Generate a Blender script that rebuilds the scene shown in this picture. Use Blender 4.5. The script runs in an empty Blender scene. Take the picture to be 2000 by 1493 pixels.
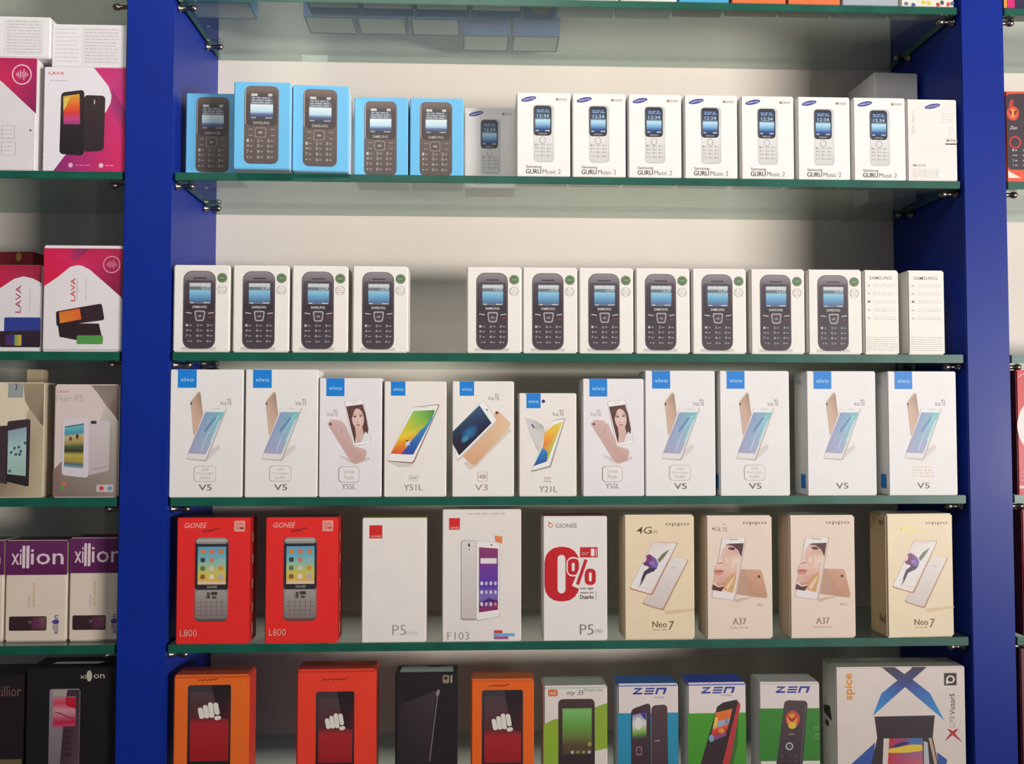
import bpy, bmesh, math, random
from mathutils import Vector, Matrix
random.seed(7)
SC = bpy.context.scene
# ---------------------------------------------------------------- camera
F = 1822.25; D = 1.312; CZ = 1.40
YAW, PITCH, ROLL = 0.04167, 0.0393, 0.00044
_cy, _sy, _cp, _sp, _cr, _sr = (math.cos(YAW), math.sin(YAW), math.cos(PITCH), math.sin(PITCH), math.cos(ROLL), math.sin(ROLL))
FWD = Vector((_sy*_cp, _cy*_cp, _sp)); RT = Vector((_cy, -_sy, 0)); UP = RT.cross(FWD)
RT, UP = _cr*RT + _sr*UP, -_sr*RT + _cr*UP
cam_d = bpy.data.cameras.new('camera'); cam = bpy.data.objects.new('camera', cam_d); SC.collection.objects.link(cam)
cam_d.sensor_width = 36; cam_d.lens = F/2000*36; cam_d.clip_start = .05
CO = Vector((0, -D, CZ))
cam.matrix_world = Matrix(((RT.x, UP.x, -FWD.x, CO.x), (RT.y, UP.y, -FWD.y, CO.y), (RT.z, UP.z, -FWD.z, CO.z), (0, 0, 0, 1)))
SC.camera = cam
# ---------------------------------------------------------------- light
SC.view_settings.view_transform = 'Standard'; SC.view_settings.look = 'None'
SC.view_settings.gamma = 1; SC.view_settings.use_curve_mapping = False
SC.view_settings.exposure = 0.0
w = bpy.data.worlds.new('shop_daylight'); SC.world = w; w.use_nodes = True
w.node_tree.nodes['Background'].inputs[0].default_value = (0.80, 0.88, 1.0, 1)
w.node_tree.nodes['Background'].inputs[1].default_value = 0.10
def area(name, loc, target, sx, sy, power, col):
    d = bpy.data.lights.new(name, 'AREA'); d.shape = 'RECTANGLE'; d.size = sx; d.size_y = sy; d.energy = power; d.color = col
    o = bpy.data.objects.new(name, d); SC.collection.objects.link(o); o.location = loc
    o.rotation_euler = (Vector(target)-Vector(loc)).to_track_quat('-Z', 'Y').to_euler(); return o
dl = area('doorway_daylight', (3.05, -2.75, CZ-.16), (-.75, 0, CZ+1.15), 1.35, .45, 42, (1.0, .955, .905)); dl.data.spread = math.radians(70)
area('ceiling_light', (-.15, -1.25, CZ+1.1), (-.15, 0, CZ+.2), .8, .4, 8, (1.0, .96, .88))
try:
    SC.cycles.transparent_max_bounces = 32; SC.cycles.max_bounces = 8
except Exception: pass

# ---------------------------------------------------------------- helpers
def at(px, py, Y=0.0):
    """the point where the sight line of a photo pixel meets the upright plane at depth Y"""
    r = FWD + RT*((px-1000)/F) + UP*((746.5-py)/F)
    return CO + r*((Y+D)/r.y)
def lin(c):
    o = []
    for v in c[:3]:
        v = v/255.0; o.append(v/12.92 if v <= .04045 else ((v+.055)/1.055)**2.4)
    return (o[0], o[1], o[2], 1.0)
def link(o, parent=None):
    SC.collection.objects.link(o)
    if parent: o.parent = parent
    return o
def tag(o, label=None, cat=None, group=None, kind=None):
    if label: o['label'] = label
    if cat: o['category'] = cat
    if group: o['group'] = group
    if kind: o['kind'] = kind
    return o
def mat(name, col=(200,200,200), rough=.5, metal=0, coat=0, noise=0, scale=20, bump=0, attr=False, spec=.5, k=1.0):
    m = bpy.data.materials.new(name); m.use_nodes = True; n = m.node_tree.nodes; l = m.node_tree.links
    b = n['Principled BSDF']; b.inputs['Roughness'].default_value = rough; b.inputs['Metallic'].default_value = metal
    b.inputs['Coat Weight'].default_value = coat; b.inputs['Coat Roughness'].default_value = .12
    b.inputs['Specular IOR Level'].default_value = spec
    tc = n.new('ShaderNodeTexCoord'); nz = n.new('ShaderNodeTexNoise'); nz.inputs['Scale'].default_value = scale; nz.inputs['Detail'].default_value = 4
    l.new(tc.outputs['Object'], nz.inputs['Vector'])
    mr = n.new('ShaderNodeMapRange'); mr.inputs['To Min'].default_value = (1-noise)*k; mr.inputs['To Max'].default_value = k
    mr.inputs['From Min'].default_value = .3; mr.inputs['From Max'].default_value = .7
    l.new(nz.outputs['Fac'], mr.inputs['Value'])
    mx = n.new('ShaderNodeMix'); mx.data_type = 'RGBA'; mx.blend_type = 'MULTIPLY'; mx.inputs[0].default_value = 1
    if attr:
        a = n.new('ShaderNodeAttribute'); a.attribute_name = 'Col'; l.new(a.outputs['Color'], mx.inputs[6])
    else: mx.inputs[6].default_value = lin(col)
    l.new(mr.outputs['Result'], mx.inputs[7]); l.new(mx.outputs[2], b.inputs['Base Color'])
    if bump:
        bp = n.new('ShaderNodeBump'); bp.inputs['Strength'].default_value = bump; bp.inputs['Distance'].default_value = .002
        l.new(nz.outputs['Fac'], bp.inputs['Height']); l.new(bp.outputs['Normal'], b.inputs['Normal'])
    return m
CARD = mat('printed_card', attr=True, rough=.5, coat=.04, noise=.05, scale=30, bump=.12, k=.84)
INK = mat('printed_ink', attr=True, rough=.5, coat=.04, noise=.03, scale=60, k=.84)
BLUE = mat('blue_laminate', (15, 43, 140), rough=.42, spec=.22, coat=.02, noise=.15, scale=6, bump=.04)
CREAM = mat('cream_laminate', (238, 227, 214), rough=.55, noise=.06, scale=5, bump=.03)
CHROME = mat('brushed_chrome', (150, 138, 130), rough=.34, metal=1, noise=.1)
EDGE = mat('green_glass_edge', (17, 90, 73), rough=.4, coat=.1, noise=.3, scale=25)
WALLM = mat('painted_wall', (200, 196, 188), rough=.8, noise=.06)
FLOORM = mat('floor_tile', (120, 112, 104), rough=.5, noise=.15)
def glass_mat():
    m = bpy.data.materials.new('clear_glass'); m.use_nodes = True; n = m.node_tree.nodes; l = m.node_tree.links
    n.remove(n['Principled BSDF']); out = n['Material Output']
    t = n.new('ShaderNodeBsdfTransparent'); t.inputs[0].default_value = (.86, .925, .90, 1)
    g = n.new('ShaderNodeBsdfGlossy'); g.inputs['Roughness'].default_value = .015; g.inputs['Color'].default_value = (.9, .97, .95, 1)
    lw = n.new('ShaderNodeLayerWeight'); lw.inputs['Blend'].default_value = .5
    p = n.new('ShaderNodeMath'); p.operation = 'POWER'; p.inputs[1].default_value = 5
    a = n.new('ShaderNodeMath'); a.operation = 'MULTIPLY_ADD'; a.inputs[1].default_value = .9; a.inputs[2].default_value = .04
    ms = n.new('ShaderNodeMixShader'); l.new(lw.outputs['Facing'], p.inputs[0]); l.new(p.outputs[0], a.inputs[0])
    l.new(a.outputs[0], ms.inputs[0]); l.new(t.outputs[0], ms.inputs[1]); l.new(g.outputs[0], ms.inputs[2])
    # a thin film of dust on the panes
    df = n.new('ShaderNodeBsdfDiffuse'); df.inputs[0].default_value = (.62, .68, .66, 1)
    nz = n.new('ShaderNodeTexNoise'); nz.inputs['Scale'].default_value = 7; mr = n.new('ShaderNodeMapRange')
    mr.inputs['To Min'].default_value = .02; mr.inputs['To Max'].default_value = .075; l.new(nz.outputs['Fac'], mr.inputs['Value'])
    m2 = n.new('ShaderNodeMixShader'); l.new(mr.outputs['Result'], m2.inputs[0]); l.new(ms.outputs[0], m2.inputs[1]); l.new(df.outputs[0], m2.inputs[2])
    l.new(m2.outputs[0], out.inputs['Surface']); return m
GLASS = glass_mat()

def cuboid(name, x0, x1, y0, y1, z0, z1, mats, bev=.0006, edge_faces=False, parent=None, origin=None):
    bm = bmesh.new(); bmesh.ops.create_cube(bm, size=1)
    for v in bm.verts:
        v.co = Vector((x0+(v.co.x+.5)*(x1-x0), y0+(v.co.y+.5)*(y1-y0), z0+(v.co.z+.5)*(z1-z0)))
    if bev: bmesh.ops.bevel(bm, geom=list(bm.edges), offset=bev, segments=2, affect='EDGES')
    bm.normal_update()
    if edge_faces:
        for f in bm.faces: f.material_index = 0 if (abs(f.normal.z) > .9 or f.normal.y > .5) else 1
    me = bpy.data.meshes.new(name); org = Vector(origin) if origin else Vector(((x0+x1)/2, (y0+y1)/2, z0))
    bmesh.ops.translate(bm, verts=bm.verts, vec=-org); bm.to_mesh(me); bm.free()
    for m in mats: me.materials.append(m)
    o = bpy.data.objects.new(name, me); o.location = org; link(o, parent); return o

_tc = {}
def glyphs(s, bold):
    k = (s, bold)
    if k not in _tc:
        c = bpy.data.curves.new('t', 'FONT'); c.body = s; c.offset = bold*(.2 if bold > 0 else 1.0); c.resolution_u = 2; c.fill_mode = 'FRONT'
        o = bpy.data.objects.new('t', c); SC.collection.objects.link(o)
        dg = bpy.context.evaluated_depsgraph_get(); me = bpy.data.meshes.new_from_object(o.evaluated_get(dg))
        vs = [(v.co.x, v.co.y) for v in me.vertices]; fs = [tuple(p.vertices) for p in me.polygons]
        bpy.data.objects.remove(o); bpy.data.curves.remove(c); bpy.data.meshes.remove(me)
        xs = [v[0] for v in vs]; ys = [v[1] for v in vs]
        x0, x1, y0, y1 = min(xs), max(xs), min(ys), max(ys)
        _tc[k] = ([((x-x0)/(x1-x0), 1-(y-y0)/max(1e-6, y1-y0)) for x, y in vs], fs)
    return _tc[k]

class Box:
    """one carton: a bevelled card body whose prints are thin child meshes; W,H are the face size in photo pixels"""
    def __init__(s, W, H, w, h, dep, front, side=None, top=None, bottom=None, lid=0, name='phone_box', bev=.0013):
        s.W, s.H, s.w, s.h, s.dep = W, H, w, h, dep; s.n = 0; s.cur = None; s.face('front'); s.parts = []
        side = side or front; top = top or front; bottom = bottom or top
        bm = bmesh.new(); bmesh.ops.create_cube(bm, size=1)
        for v in bm.verts: v.co = Vector((v.co.x*w, (v.co.y+.5)*dep, (v.co.z+.5)*h))
        bmesh.ops.bevel(bm, geom=list(bm.edges), offset=bev, segments=2, affect='EDGES')
        if lid:   # a tuck-in lid line pressed round the card
            zc = h-lid
            g = bmesh.ops.bisect_plane(bm, geom=list(bm.verts)+list(bm.edges)+list(bm.faces), plane_co=(0, 0, zc), plane_no=(0, 0, 1))
            ed = [e for e in g['geom_cut'] if isinstance(e, bmesh.types.BMEdge)]
            bmesh.ops.bevel(bm, geom=ed, offset=.0006, segments=2, affect='EDGES')
            for v in bm.verts:
                if abs(v.co.z-zc) < .0003:
                    v.co.x *= 1-.0008/w*2; v.co.y = dep/2+(v.co.y-dep/2)*(1-.0008/dep*2)
        bm.normal_update(); cl = bm.loops.layers.float_color.new('Col')
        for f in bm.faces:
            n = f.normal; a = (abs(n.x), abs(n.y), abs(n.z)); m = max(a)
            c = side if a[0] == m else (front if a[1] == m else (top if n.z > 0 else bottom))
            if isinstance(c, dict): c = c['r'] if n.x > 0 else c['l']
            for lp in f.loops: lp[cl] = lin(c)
            f.smooth = False
        me = bpy.data.meshes.new(name); bm.to_mesh(me); bm.free(); me.materials.append(CARD)
        s.root = link(bpy.data.objects.new(name, me)); s.top = None
    def face(s, f):
        s.f = f; s.kx = s.w/s.W; s.ky = s.h/s.H; return s
    def P(s, x, y, n):
        x *= s.kx; e = n
        if s.f == 'front': y *= s.ky; return (-s.w/2+x, -e, s.h-y)
        if s.f == 'left': y *= s.ky; return (-s.w/2-e, s.dep-x, s.h-y)
        if s.f == 'right': y *= s.ky; return (s.w/2+e, x, s.h-y)
        y *= s.kx
        if s.f == 'top': return (-s.w/2+x, s.dep-y, s.h+e)
        return (-s.w/2+x, y, -e)
    def part(s, name, sub=False, label=None):
        s.flush(); s.cur = dict(name=name, sub=sub, v=[], f=[], c=[], label=label); return s
    def flush(s):
        c = s.cur; s.cur = None
        if not c or not c['f']: return
        me = bpy.data.meshes.new(c['name']); me.from_pydata(c['v'], [], c['f']); me.materials.append(INK)
        at_ = me.color_attributes.new('Col', 'FLOAT_COLOR', 'CORNER'); i = 0
        for fi, fc in enumerate(c['f']):
            for k in range(len(fc)): at_.data[i].color = c['c'][fi][k]; i += 1
        o = bpy.data.objects.new(c['name'], me); link(o, s.top if (c['sub'] and s.top) else s.root)
        if c['label']: o['label'] = c['label']
        if not c['sub']: s.top = o
    def _add(s, pts, faces, cols):
        b = len(s.cur['v']); e = .00008+s.n*.00002
        s.cur['v'] += [s.P(x, y, e) for x, y in pts]
        for f, c in zip(faces, cols):
            # orient outwards
            p = [Vector(s.cur['v'][b+i]) for i in f[:3]]; nn = (p[1]-p[0]).cross(p[2]-p[0])
            o = Vector({'front': (0, -1, 0), 'left': (-1, 0, 0), 'right': (1, 0, 0), 'top': (0, 0, 1), 'bottom': (0, 0, -1)}[s.f])
            f = list(f); c = list(c)
            if nn.dot(o) < 0: f.reverse(); c.reverse()
            s.cur['f'].append([b+i for i in f]); s.cur['c'].append(c)
    def nl(s): s.n += 1; return s
    def q(s, pts, col, r=0):
        """rounded quad TL,TR,BR,BL; col = colour | [top,bottom] | [TL,TR,BR,BL] | [(v,colour)...]"""
        s.nl(); (a, b, c, d) = pts
        W = max(1e-3, math.hypot(b[0]-a[0], b[1]-a[1])); H = max(1e-3, math.hypot(d[0]-a[0], d[1]-a[1]))
        ru = min(.5, r/W); rv = min(.5, r/H); lv = {0.0, 1.0}; stops = None
        if r:
            for k in range(5):
                t = 1-math.cos(k/4*math.pi/2) if k < 4 else 1
                t = 1-math.cos(k/4*math.pi/2); lv |= {rv*t, 1-rv*t}
        if isinstance(col, list) and len(col[0]) == 2: stops = col; lv |= {v for v, _ in stops if 0 < v < 1}
        lv = sorted(lv)
        if isinstance(col, tuple): C = [lin(col)]*4
        elif stops: C = None
        elif len(col) == 2: C = [lin(col[0]), lin(col[0]), lin(col[1]), lin(col[1])]
        else: C = [lin(x) for x in col]
        def colour(u, v):
            if stops:
                st = [(vv, lin(cc)) for vv, cc in stops]
                if v <= st[0][0]: return st[0][1]
                for (v0, c0), (v1, c1) in zip(st, st[1:]):
                    if v <= v1: t = (v-v0)/max(1e-6, v1-v0); return tuple(c0[i]*(1-t)+c1[i]*t for i in range(4))
                return st[-1][1]
            return tuple((C[0][i]*(1-u)+C[1][i]*u)*(1-v)+(C[3][i]*(1-u)+C[2][i]*u)*v for i in range(4))
        pt = []; cc = []
        for v in lv:
            t = 0
            if r and v < rv: t = ru*(1-math.sqrt(max(0, 1-((rv-v)/rv)**2)))
            if r and v > 1-rv: t = ru*(1-math.sqrt(max(0, 1-((v-1+rv)/rv)**2)))
            for u in (t, 1-t):
                x = (a[0]*(1-u)+b[0]*u)*(1-v)+(d[0]*(1-u)+c[0]*u)*v; y = (a[1]*(1-u)+b[1]*u)*(1-v)+(d[1]*(1-u)+c[1]*u)*v
                pt.append((x, y)); cc.append(colour(u, v))
        fs = [(2*i, 2*i+1, 2*i+3, 2*i+2) for i in range(len(lv)-1)]
        s._add(pt, fs, [[cc[i] for i in f] for f in fs]); return s
    def r(s, x, y, x2, y2, col, r=0): return s.q([(x, y), (x2, y), (x2, y2), (x, y2)], col, r)
    def poly(s, pts, col):
        s.nl()
        from mathutils.geometry import tessellate_polygon
        tr = tessellate_polygon([[Vector((p[0], p[1], 0)) for p in pts]])
        C = [lin(col)]*len(pts) if isinstance(col, tuple) else [lin(c) for c in col]
        s._add(pts, [tuple(t) for t in tr], [[C[i] for i in t] for t in tr]); return s
    def e(s, cx, cy, rx, ry, col, tilt=0, n=20):
        s.nl(); ct, st = math.cos(tilt), math.sin(tilt); pts = [(cx, cy)]
        for k in range(n):
            a = 2*math.pi*k/n; x, y = rx*math.cos(a), ry*math.sin(a); pts.append((cx+x*ct-y*st, cy+x*st+y*ct))
        C = [lin(col[0])]+[lin(col[1])]*n if isinstance(col, list) else [lin(col)]*(n+1)
        fs = [(0, k+1, (k+1) % n+1) for k in range(n)]; s._add(pts, fs, [[C[i] for i in f] for f in fs]); return s
    def ring(s, cx, cy, ro, ri, col, n=24, sy=1):
        s.nl(); pts = []
        for k in range(n):
            a = 2*math.pi*k/n; pts += [(cx+ro*math.cos(a), cy+sy*ro*math.sin(a)), (cx+ri*math.cos(a), cy+sy*ri*math.sin(a))]
        fs = [(2*k, (2*k+2) % (2*n), (2*k+3) % (2*n), 2*k+1) for k in range(n)]
        s._add(pts, fs, [[lin(col)]*4]*n); return s
    def ln(s, x, y, x2, y2, w, col):
        L = math.hypot(x2-x, y2-y) or 1; nx, ny = -(y2-y)/L*w/2, (x2-x)/L*w/2
        return s.q([(x+nx, y+ny), (x2+nx, y2+ny), (x2-nx, y2-ny), (x-nx, y-ny)], col)
    def pl(s, pts, w, col):
        for a, b in zip(pts, pts[1:]): s.ln(*a, *b, w, col)
        return s
    def frame(s, x, y, x2, y2, w, col): return s.pl([(x, y), (x2, y), (x2, y2), (x, y2), (x, y)], w, col)
    def t(s, txt, x, y, x2, y2, col, bold=0, shear=0, rot=False, tilt=0):
        """lettering fitted to a rectangle (rot: reads bottom to top)"""
        s.nl(); vs, fs = glyphs(txt, bold); pts = []
        for u, v in vs:
            if rot: px, py = x+v*(x2-x), y2-u*(y2-y)
            else: px, py = x+u*(x2-x)+shear*(1-v)*(y2-y), y+v*(y2-y)+tilt*(u-.5)*(x2-x)
            pts.append((px, py))
        c = lin(col); s._add(pts, fs, [[c]*len(f) for f in fs]); return s
    def rows(s, x, y, x2, y2, n, col, w=1.0, seed=1):
        """rows of fine print"""
        rg = random.Random(seed)
        for k in range(n):
            yy = y+(y2-y)*(k+.5)/n; xx = x
            while xx < x2-3:
                L = min(rg.uniform(4, 14), x2-xx)
                s.r(xx, yy-w/2, xx+L, yy+w/2, col); xx += L+rg.uniform(1.5, 3)
                s.n -= 1
        s.n += 1; return s
    def end(s, x, y, z, rot=0, label=None, group=None, cat='box'):
        s.flush(); s.root.location = (x, y, z); s.root.rotation_euler = (0, 0, math.radians(rot)); tag(s.root, label, cat, group); return s.root

def copy_tree(o, parent=None):
    c = o.copy(); SC.collection.objects.link(c); c.parent = parent
    for ch in list(o.children): copy_tree(ch, c)
    return c

# ---------------------------------------------------------------- the setting
DEP = 0.229
XL0, XL1 = -0.37153*D, -0.32183*D      # left upright, outer and inner face
XR0, XR1 = 0.5413*D, 0.58975*D
BAY = XR0-XL1
TH = .012
ZB = [0.4509*D, 0.25495*D, 0.0614*D, -0.09257*D, -0.2462*D]         # undersides of the glass shelves
ZT = [CZ+z+TH for z in ZB]; ZT[0] -= .001; ZT[1] -= .001; ZT.append(at(1000, 1534, 0).z)
ztop = CZ+.95
tag(cuboid('floor', -3, 3, -3.2, DEP+.05, -.05, 0, [FLOORM], 0), kind='structure')
tag(cuboid('wall_back', -3, 3, DEP+.03, DEP+.13, 0, 3.4, [WALLM], 0), kind='structure')
cab = bpy.data.objects.new('display_cabinet', None); link(cab); cab.location = (.144, .1, 0)
tag(cab, 'tall built-in display cabinet with blue uprights and cream back, holding all the glass shelves', 'cabinet')
def cabpart(*a, **k):
    o = cuboid(*a, **k); o.parent = cab; o.location = o.location-cab.location; return o
xa, xb = XL0-BAY, XR1+BAY
p = cabpart('back_panel', xa-.065, xb+.065, DEP, DEP+.018, 0, ztop, [CREAM], .001); p['label'] = 'cream laminate back panel'
for (a, b) in ((xa-.065, xa), (XL0, XL1), (XR0, XR1), (xb, xb+.065)):
    u = cabpart('upright', a, b, 0, DEP, 0, ztop, [BLUE], .0012); u['label'] = 'glossy blue upright'
SN = ['uppermost', 'second', 'third', 'fourth', 'fifth', 'lowest']
def shelf(i, a, b, where, y0=.003, y1=DEP-.004):
    zt = ZT[i]
    o = cuboid('glass_shelf', a+.0035, b-.0035, y0, y1, zt-(.011 if i < 2 else .012), zt, [GLASS, EDGE], .0008, True)
    tag(o, f'{SN[i]} glass shelf down the {where} bay, green front edge', 'glass shelf', f'glass shelves of the {where} bay'); return o
def peg_proto():
    bm = bmesh.new(); prof = [(0, .0), (.0055, 0), (.0055, .003), (.0032, .0036), (.0032, .017), (.0046, .018), (.005, .022), (.004, .0252), (.0018, .0268), (0, .0272)]
    n = 16; rings = []
    for r_, z in prof[1:-1]:
        rings.append([bm.verts.new((z, r_*math.cos(2*math.pi*k/n), r_*math.sin(2*math.pi*k/n))) for k in range(n)])
    for A, B in zip(rings, rings[1:]):
        for k in range(n): bm.faces.new((A[k], A[(k+1) % n], B[(k+1) % n], B[k])).smooth = True
    c0 = bm.verts.new((0, 0, 0)); c1 = bm.verts.new((prof[-1][1], 0, 0))
    for k in range(n): bm.faces.new((c0, rings[0][(k+1) % n], rings[0][k])); bm.faces.new((c1, rings[-1][k], rings[-1][(k+1) % n])).smooth = True
    bmesh.ops.recalc_face_normals(bm, faces=bm.faces)
    me = bpy.data.meshes.new('shelf_peg'); bm.to_mesh(me); bm.free(); me.materials.append(CHROME)
    return me
PEG = peg_proto()
def peg(x, y, i, flip, label):
    o = bpy.data.objects.new('shelf_peg', PEG); link(o); o.location = (x, y, ZT[i]-(.011 if i < 2 else .012)-.005)
    if flip: o.rotation_euler = (0, 0, math.pi)
    tag(o, label, 'shelf peg', 'chrome pegs under the glass shelves')
for i in range(6):
    shelf(i, XL1, XR0, 'middle'); shelf(i, xa, XL0, 'left'); shelf(i, XR1, xb, 'right')
    for y, w_ in ((.019, 'front'), (.158, 'rear')):
        peg(XL1, y, i, False, f'chrome peg carrying the {w_} left corner of the {SN[i]} middle-bay shelf')
        peg(XR0, y, i, True, f'chrome peg carrying the {w_} right corner of the {SN[i]} middle-bay shelf')
        if i < 5: peg(XR1, y, i, False, f'chrome peg on the right face of the right upright, {w_}, at the {SN[i]} shelf')
        if i < 5: peg(XL0, y, i, True, f'chrome peg on the left face of the left upright, {w_}, at the {SN[i]} shelf')

def dims(x0, x1, yt, i, s=0.0, yb=None):
    """real centre x, width, height of a carton whose front stands s behind the shelf edge"""
    ym = (yt+(yb or yt+150))/2
    a = at(x0, ym, s).x; b = at(x1, ym, s).x; z = at((x0+x1)/2, yt, s).z
    return (a+b)/2, b-a, z-ZT[i]
ORD = ['first', 'second', 'third', 'fourth', 'fifth', 'sixth', 'seventh', 'eighth', 'ninth', 'tenth', 'eleventh']
WH = (250, 244, 240); GR = (120, 115, 115); DK = (60, 52, 58)

# ================================================================ second shelf: blue cartons and white keypad-phone cartons
def keys(b, xs, ys, col, w=5, h=3, col2=None, names='123456789*0#'):
    n = 0
    for j, y in enumerate(ys):
        for i, x in enumerate(xs):
            c = names[n % 12]; n += 1
            if c == '*': b.e(x-w*.35, y, w*.13, h*.3, col, 0, 6)
            else: b.t(c, x-w*.55, y-h/2, x-w*.15, y+h/2, col, .02)
            b.r(x, y-h*.2, x+w*.5, y+h*.3, col2 or col); b.n -= 2
    b.n += 2
def blue_guru():
    b = Box(108, 170, .0778, .1224, .060, (112, 200, 250), side={'l': (104, 190, 240), 'r': (228, 240, 250)}, top=(200, 232, 250), bottom=(200, 215, 225))
    b.part('phone_picture').r(20, 8, 85.5, 160, [(118, 102, 98), (92, 80, 78)], 12).r(23, 10, 83, 86, [(0, (126, 108, 100)), (.25, (84, 70, 68)), (1, (74, 62, 62))], 10)
    b.r(21.5, 14, 23, 82, (190, 175, 165), .5)
    b.t('SAMSUNG', 37, 77.5, 68, 83, (205, 196, 190), .02)
    b.part('screen', True).r(31.5, 21, 74.5, 75, [(0, (96, 84, 84)), (.12, (70, 66, 72)), (.42, (120, 130, 140)), (.44, (235, 245, 248)), (.68, (190, 225, 240)), (.78, (90, 110, 160)), (.9, (70, 66, 80)), (1, (74, 64, 66))])
    b.r(33, 23, 45, 28, (215, 210, 205)).r(65, 23, 73, 28, (210, 205, 200)).rows(34, 29, 73, 43, 3, (175, 180, 186), 2.6, 3).r(33, 69, 42, 71.5, (170, 165, 165)).r(60, 69, 73, 71.5, (170, 165, 165))
    b.part('keypad', True).r(40, 89, 62, 109, (150, 136, 130), 4).r(42, 91, 60, 107, (96, 82, 80), 3).r(47, 97, 55, 101, (170, 160, 155))
    for y in (92, 104):
        for x in (28, 70): b.r(x, y, x+8, y+1.6, (165, 150, 145))
    keys(b, (31, 51, 70), (115, 125, 136, 147), (205, 190, 182), 11, 6, (150, 138, 132))
    b.flush(); return b
g = 'blue keypad phone boxes on the second shelf'
bg = blue_guru()
BL = [(363, 470, 182, .030, 0, 'blue phone box hard against the left upright, set back beside its taller-looking blue neighbour'),
      (458, 566, 155, -.019, 1.0, 'blue phone box that juts over the shelf edge, second from the left upright'),
      (571.5, 681.5, 157.5, -.009, 3.0, 'blue phone box turned slightly to show its white right side'),
      (691.5, 797, 190, .037, 0, 'lower-set blue phone box, fourth from the left upright'),
      (800.5, 905, 192, .037, 0, 'last blue phone box, just left of the pale set-back white box')]
for k, (x0, x1, yt, s, rz, lb) in enumerate(BL):
    cx, _, _ = dims(x0, x1, yt, 1, s)
    o = bg.root if k == 0 else copy_tree(bg.root)
    o.location = (cx, s, ZT[1]); o.rotation_euler = (0, 0, math.radians(rz)); tag(o, lb, 'phone box', g)

def samsung_oval(b, cx, cy, rx, ry):
    b.e(cx, cy, rx, ry, (52, 58, 150), -.22).t('SAMSUNG', cx-rx*.72, cy-1.6, cx+rx*.72, cy+1.6, (235, 235, 245), .02, 0, False, -.2)
def duos(b, x, y):
    b.e(x+2, y+1.5, 1.6, 3, (200, 130, 70), .5).e(x+4, y+2.5, 1.2, 2.2, (90, 120, 90), .5).t('DUOS', x+7, y-.5, x+22, y+4.5, (150, 140, 135), .01)
def white_guru():
    b = Box(107, 168, .0768, .1214, .060, (252, 247, 244), side=(246, 242, 240))
    b.part('brand_oval'); samsung_oval(b, 24, 13, 15.5, 4.6)
    b.part('dual_sim_mark'); duos(b, 78, 11)
    b.part('phone_picture').r(34, 24, 74.5, 139, [(0, (206, 204, 202)), (.5, (226, 224, 222)), (1, (206, 203, 202))], 8).r(35, 85, 70.5, 137, [(232, 230, 228), (218, 215, 214)], 6)
    b.r(33.5, 26, 69.5, 86, (52, 48, 54), 7).r(34.5, 27, 36, 84, (110, 105, 108), .6).t('SAMSUNG', 43, 80.5, 60, 83.5, (200, 195, 195), .02)
    b.part('screen', True).r(37, 31, 67, 79, [(0, (46, 60, 92)), (.42, (60, 82, 110)), (.50, (196, 228, 244)), (.62, (150, 205, 238)), (.85, (44, 84, 150)), (1, (30, 40, 80))])
    b.t('12:34', 41, 43, 64, 50, (205, 225, 235), 0).rows(40, 33, 65, 40, 2, (130, 160, 200), 2.2, 4).r(38, 75, 44, 77.5, (190, 190, 200)).r(57, 75, 66, 77.5, (190, 190, 200))
    b.part('keypad', True).ring(52, 95, 6.5, 5.2, (188, 184, 182), 16, 1.15)
    keys(b, (41, 53, 65), (104, 111, 118, 126), (168, 164, 164), 8, 4, (190, 187, 186))
    b.part('model_name').t('Samsung', 19, 145, 50, 152.5, (150, 142, 142), 0).t('GURU', 18.5, 153, 48.8, 162.5, (82, 72, 76), .02).t('Music 2', 52, 153, 88, 162.5, (160, 152, 152), -.01)
    b.flush(); return b
g = 'white keypad phone boxes on the second shelf'
wg = white_guru()
cx, _, _ = dims(909, 1006, 216, 1, .072)
wg.root.location = (cx, .072, ZT[1]); tag(wg.root, 'white phone box pushed well back on the shelf, between the blue and the white boxes', 'phone box', g)
xs = [(1008, 178), (1116.3, 178.5), (1225.5, 181), (1335, 178.5), (1445.5, 177.5), (1555.5, 178.5), (1664.2, 178.5)]
for k, (x, yt) in enumerate(xs):
    a, _, _ = dims(x, x+107, yt, 1, .0045)
    o = copy_tree(wg.root); o.location = (a, .0045, ZT[1])
    lb = f'front-row white box with a white keypad phone, {ORD[k]} counting right from the blue boxes'
    if k == 6: lb = 'front-row white box with a white keypad phone, directly left of the picture-less box'
    tag(o, lb, 'phone box', g)
cx, w_, h_ = dims(1772, 1869, 183, 1, .004)
b = Box(97, 167, w_, .1200, .060, (248, 240, 234))
b.part('brand_oval'); samsung_oval(b, 50, 14, 15.5, 4.6)
b.part('side_print').t('GURU Music 2', 9, 25, 14, 72, (205, 198, 194), 0, 0, True).part('fine_print').rows(66, 27, 93, 50, 4, (215, 208, 204), 1.3, 5).rows(80, 55, 94, 80, 5, (218, 212, 208), 1.3, 6)
b.part('model_name').t('SM-B310E', 9, 133, 35, 138, (180, 172, 168), .01).rows(9, 142, 62, 161, 5, (216, 209, 204), 1.6, 7)
b.part('dual_sim_mark'); duos(b, 76, 82); b.r(74, 90, 95.5, 92.6, (66, 54, 54))
b.part('seal_sticker').e(65, 155, 7, 6, (254, 254, 250))
b.end(cx, .004, ZT[1], 0, 'white phone box showing its picture-less back, at the right end of the row', g, 'phone box')
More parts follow.
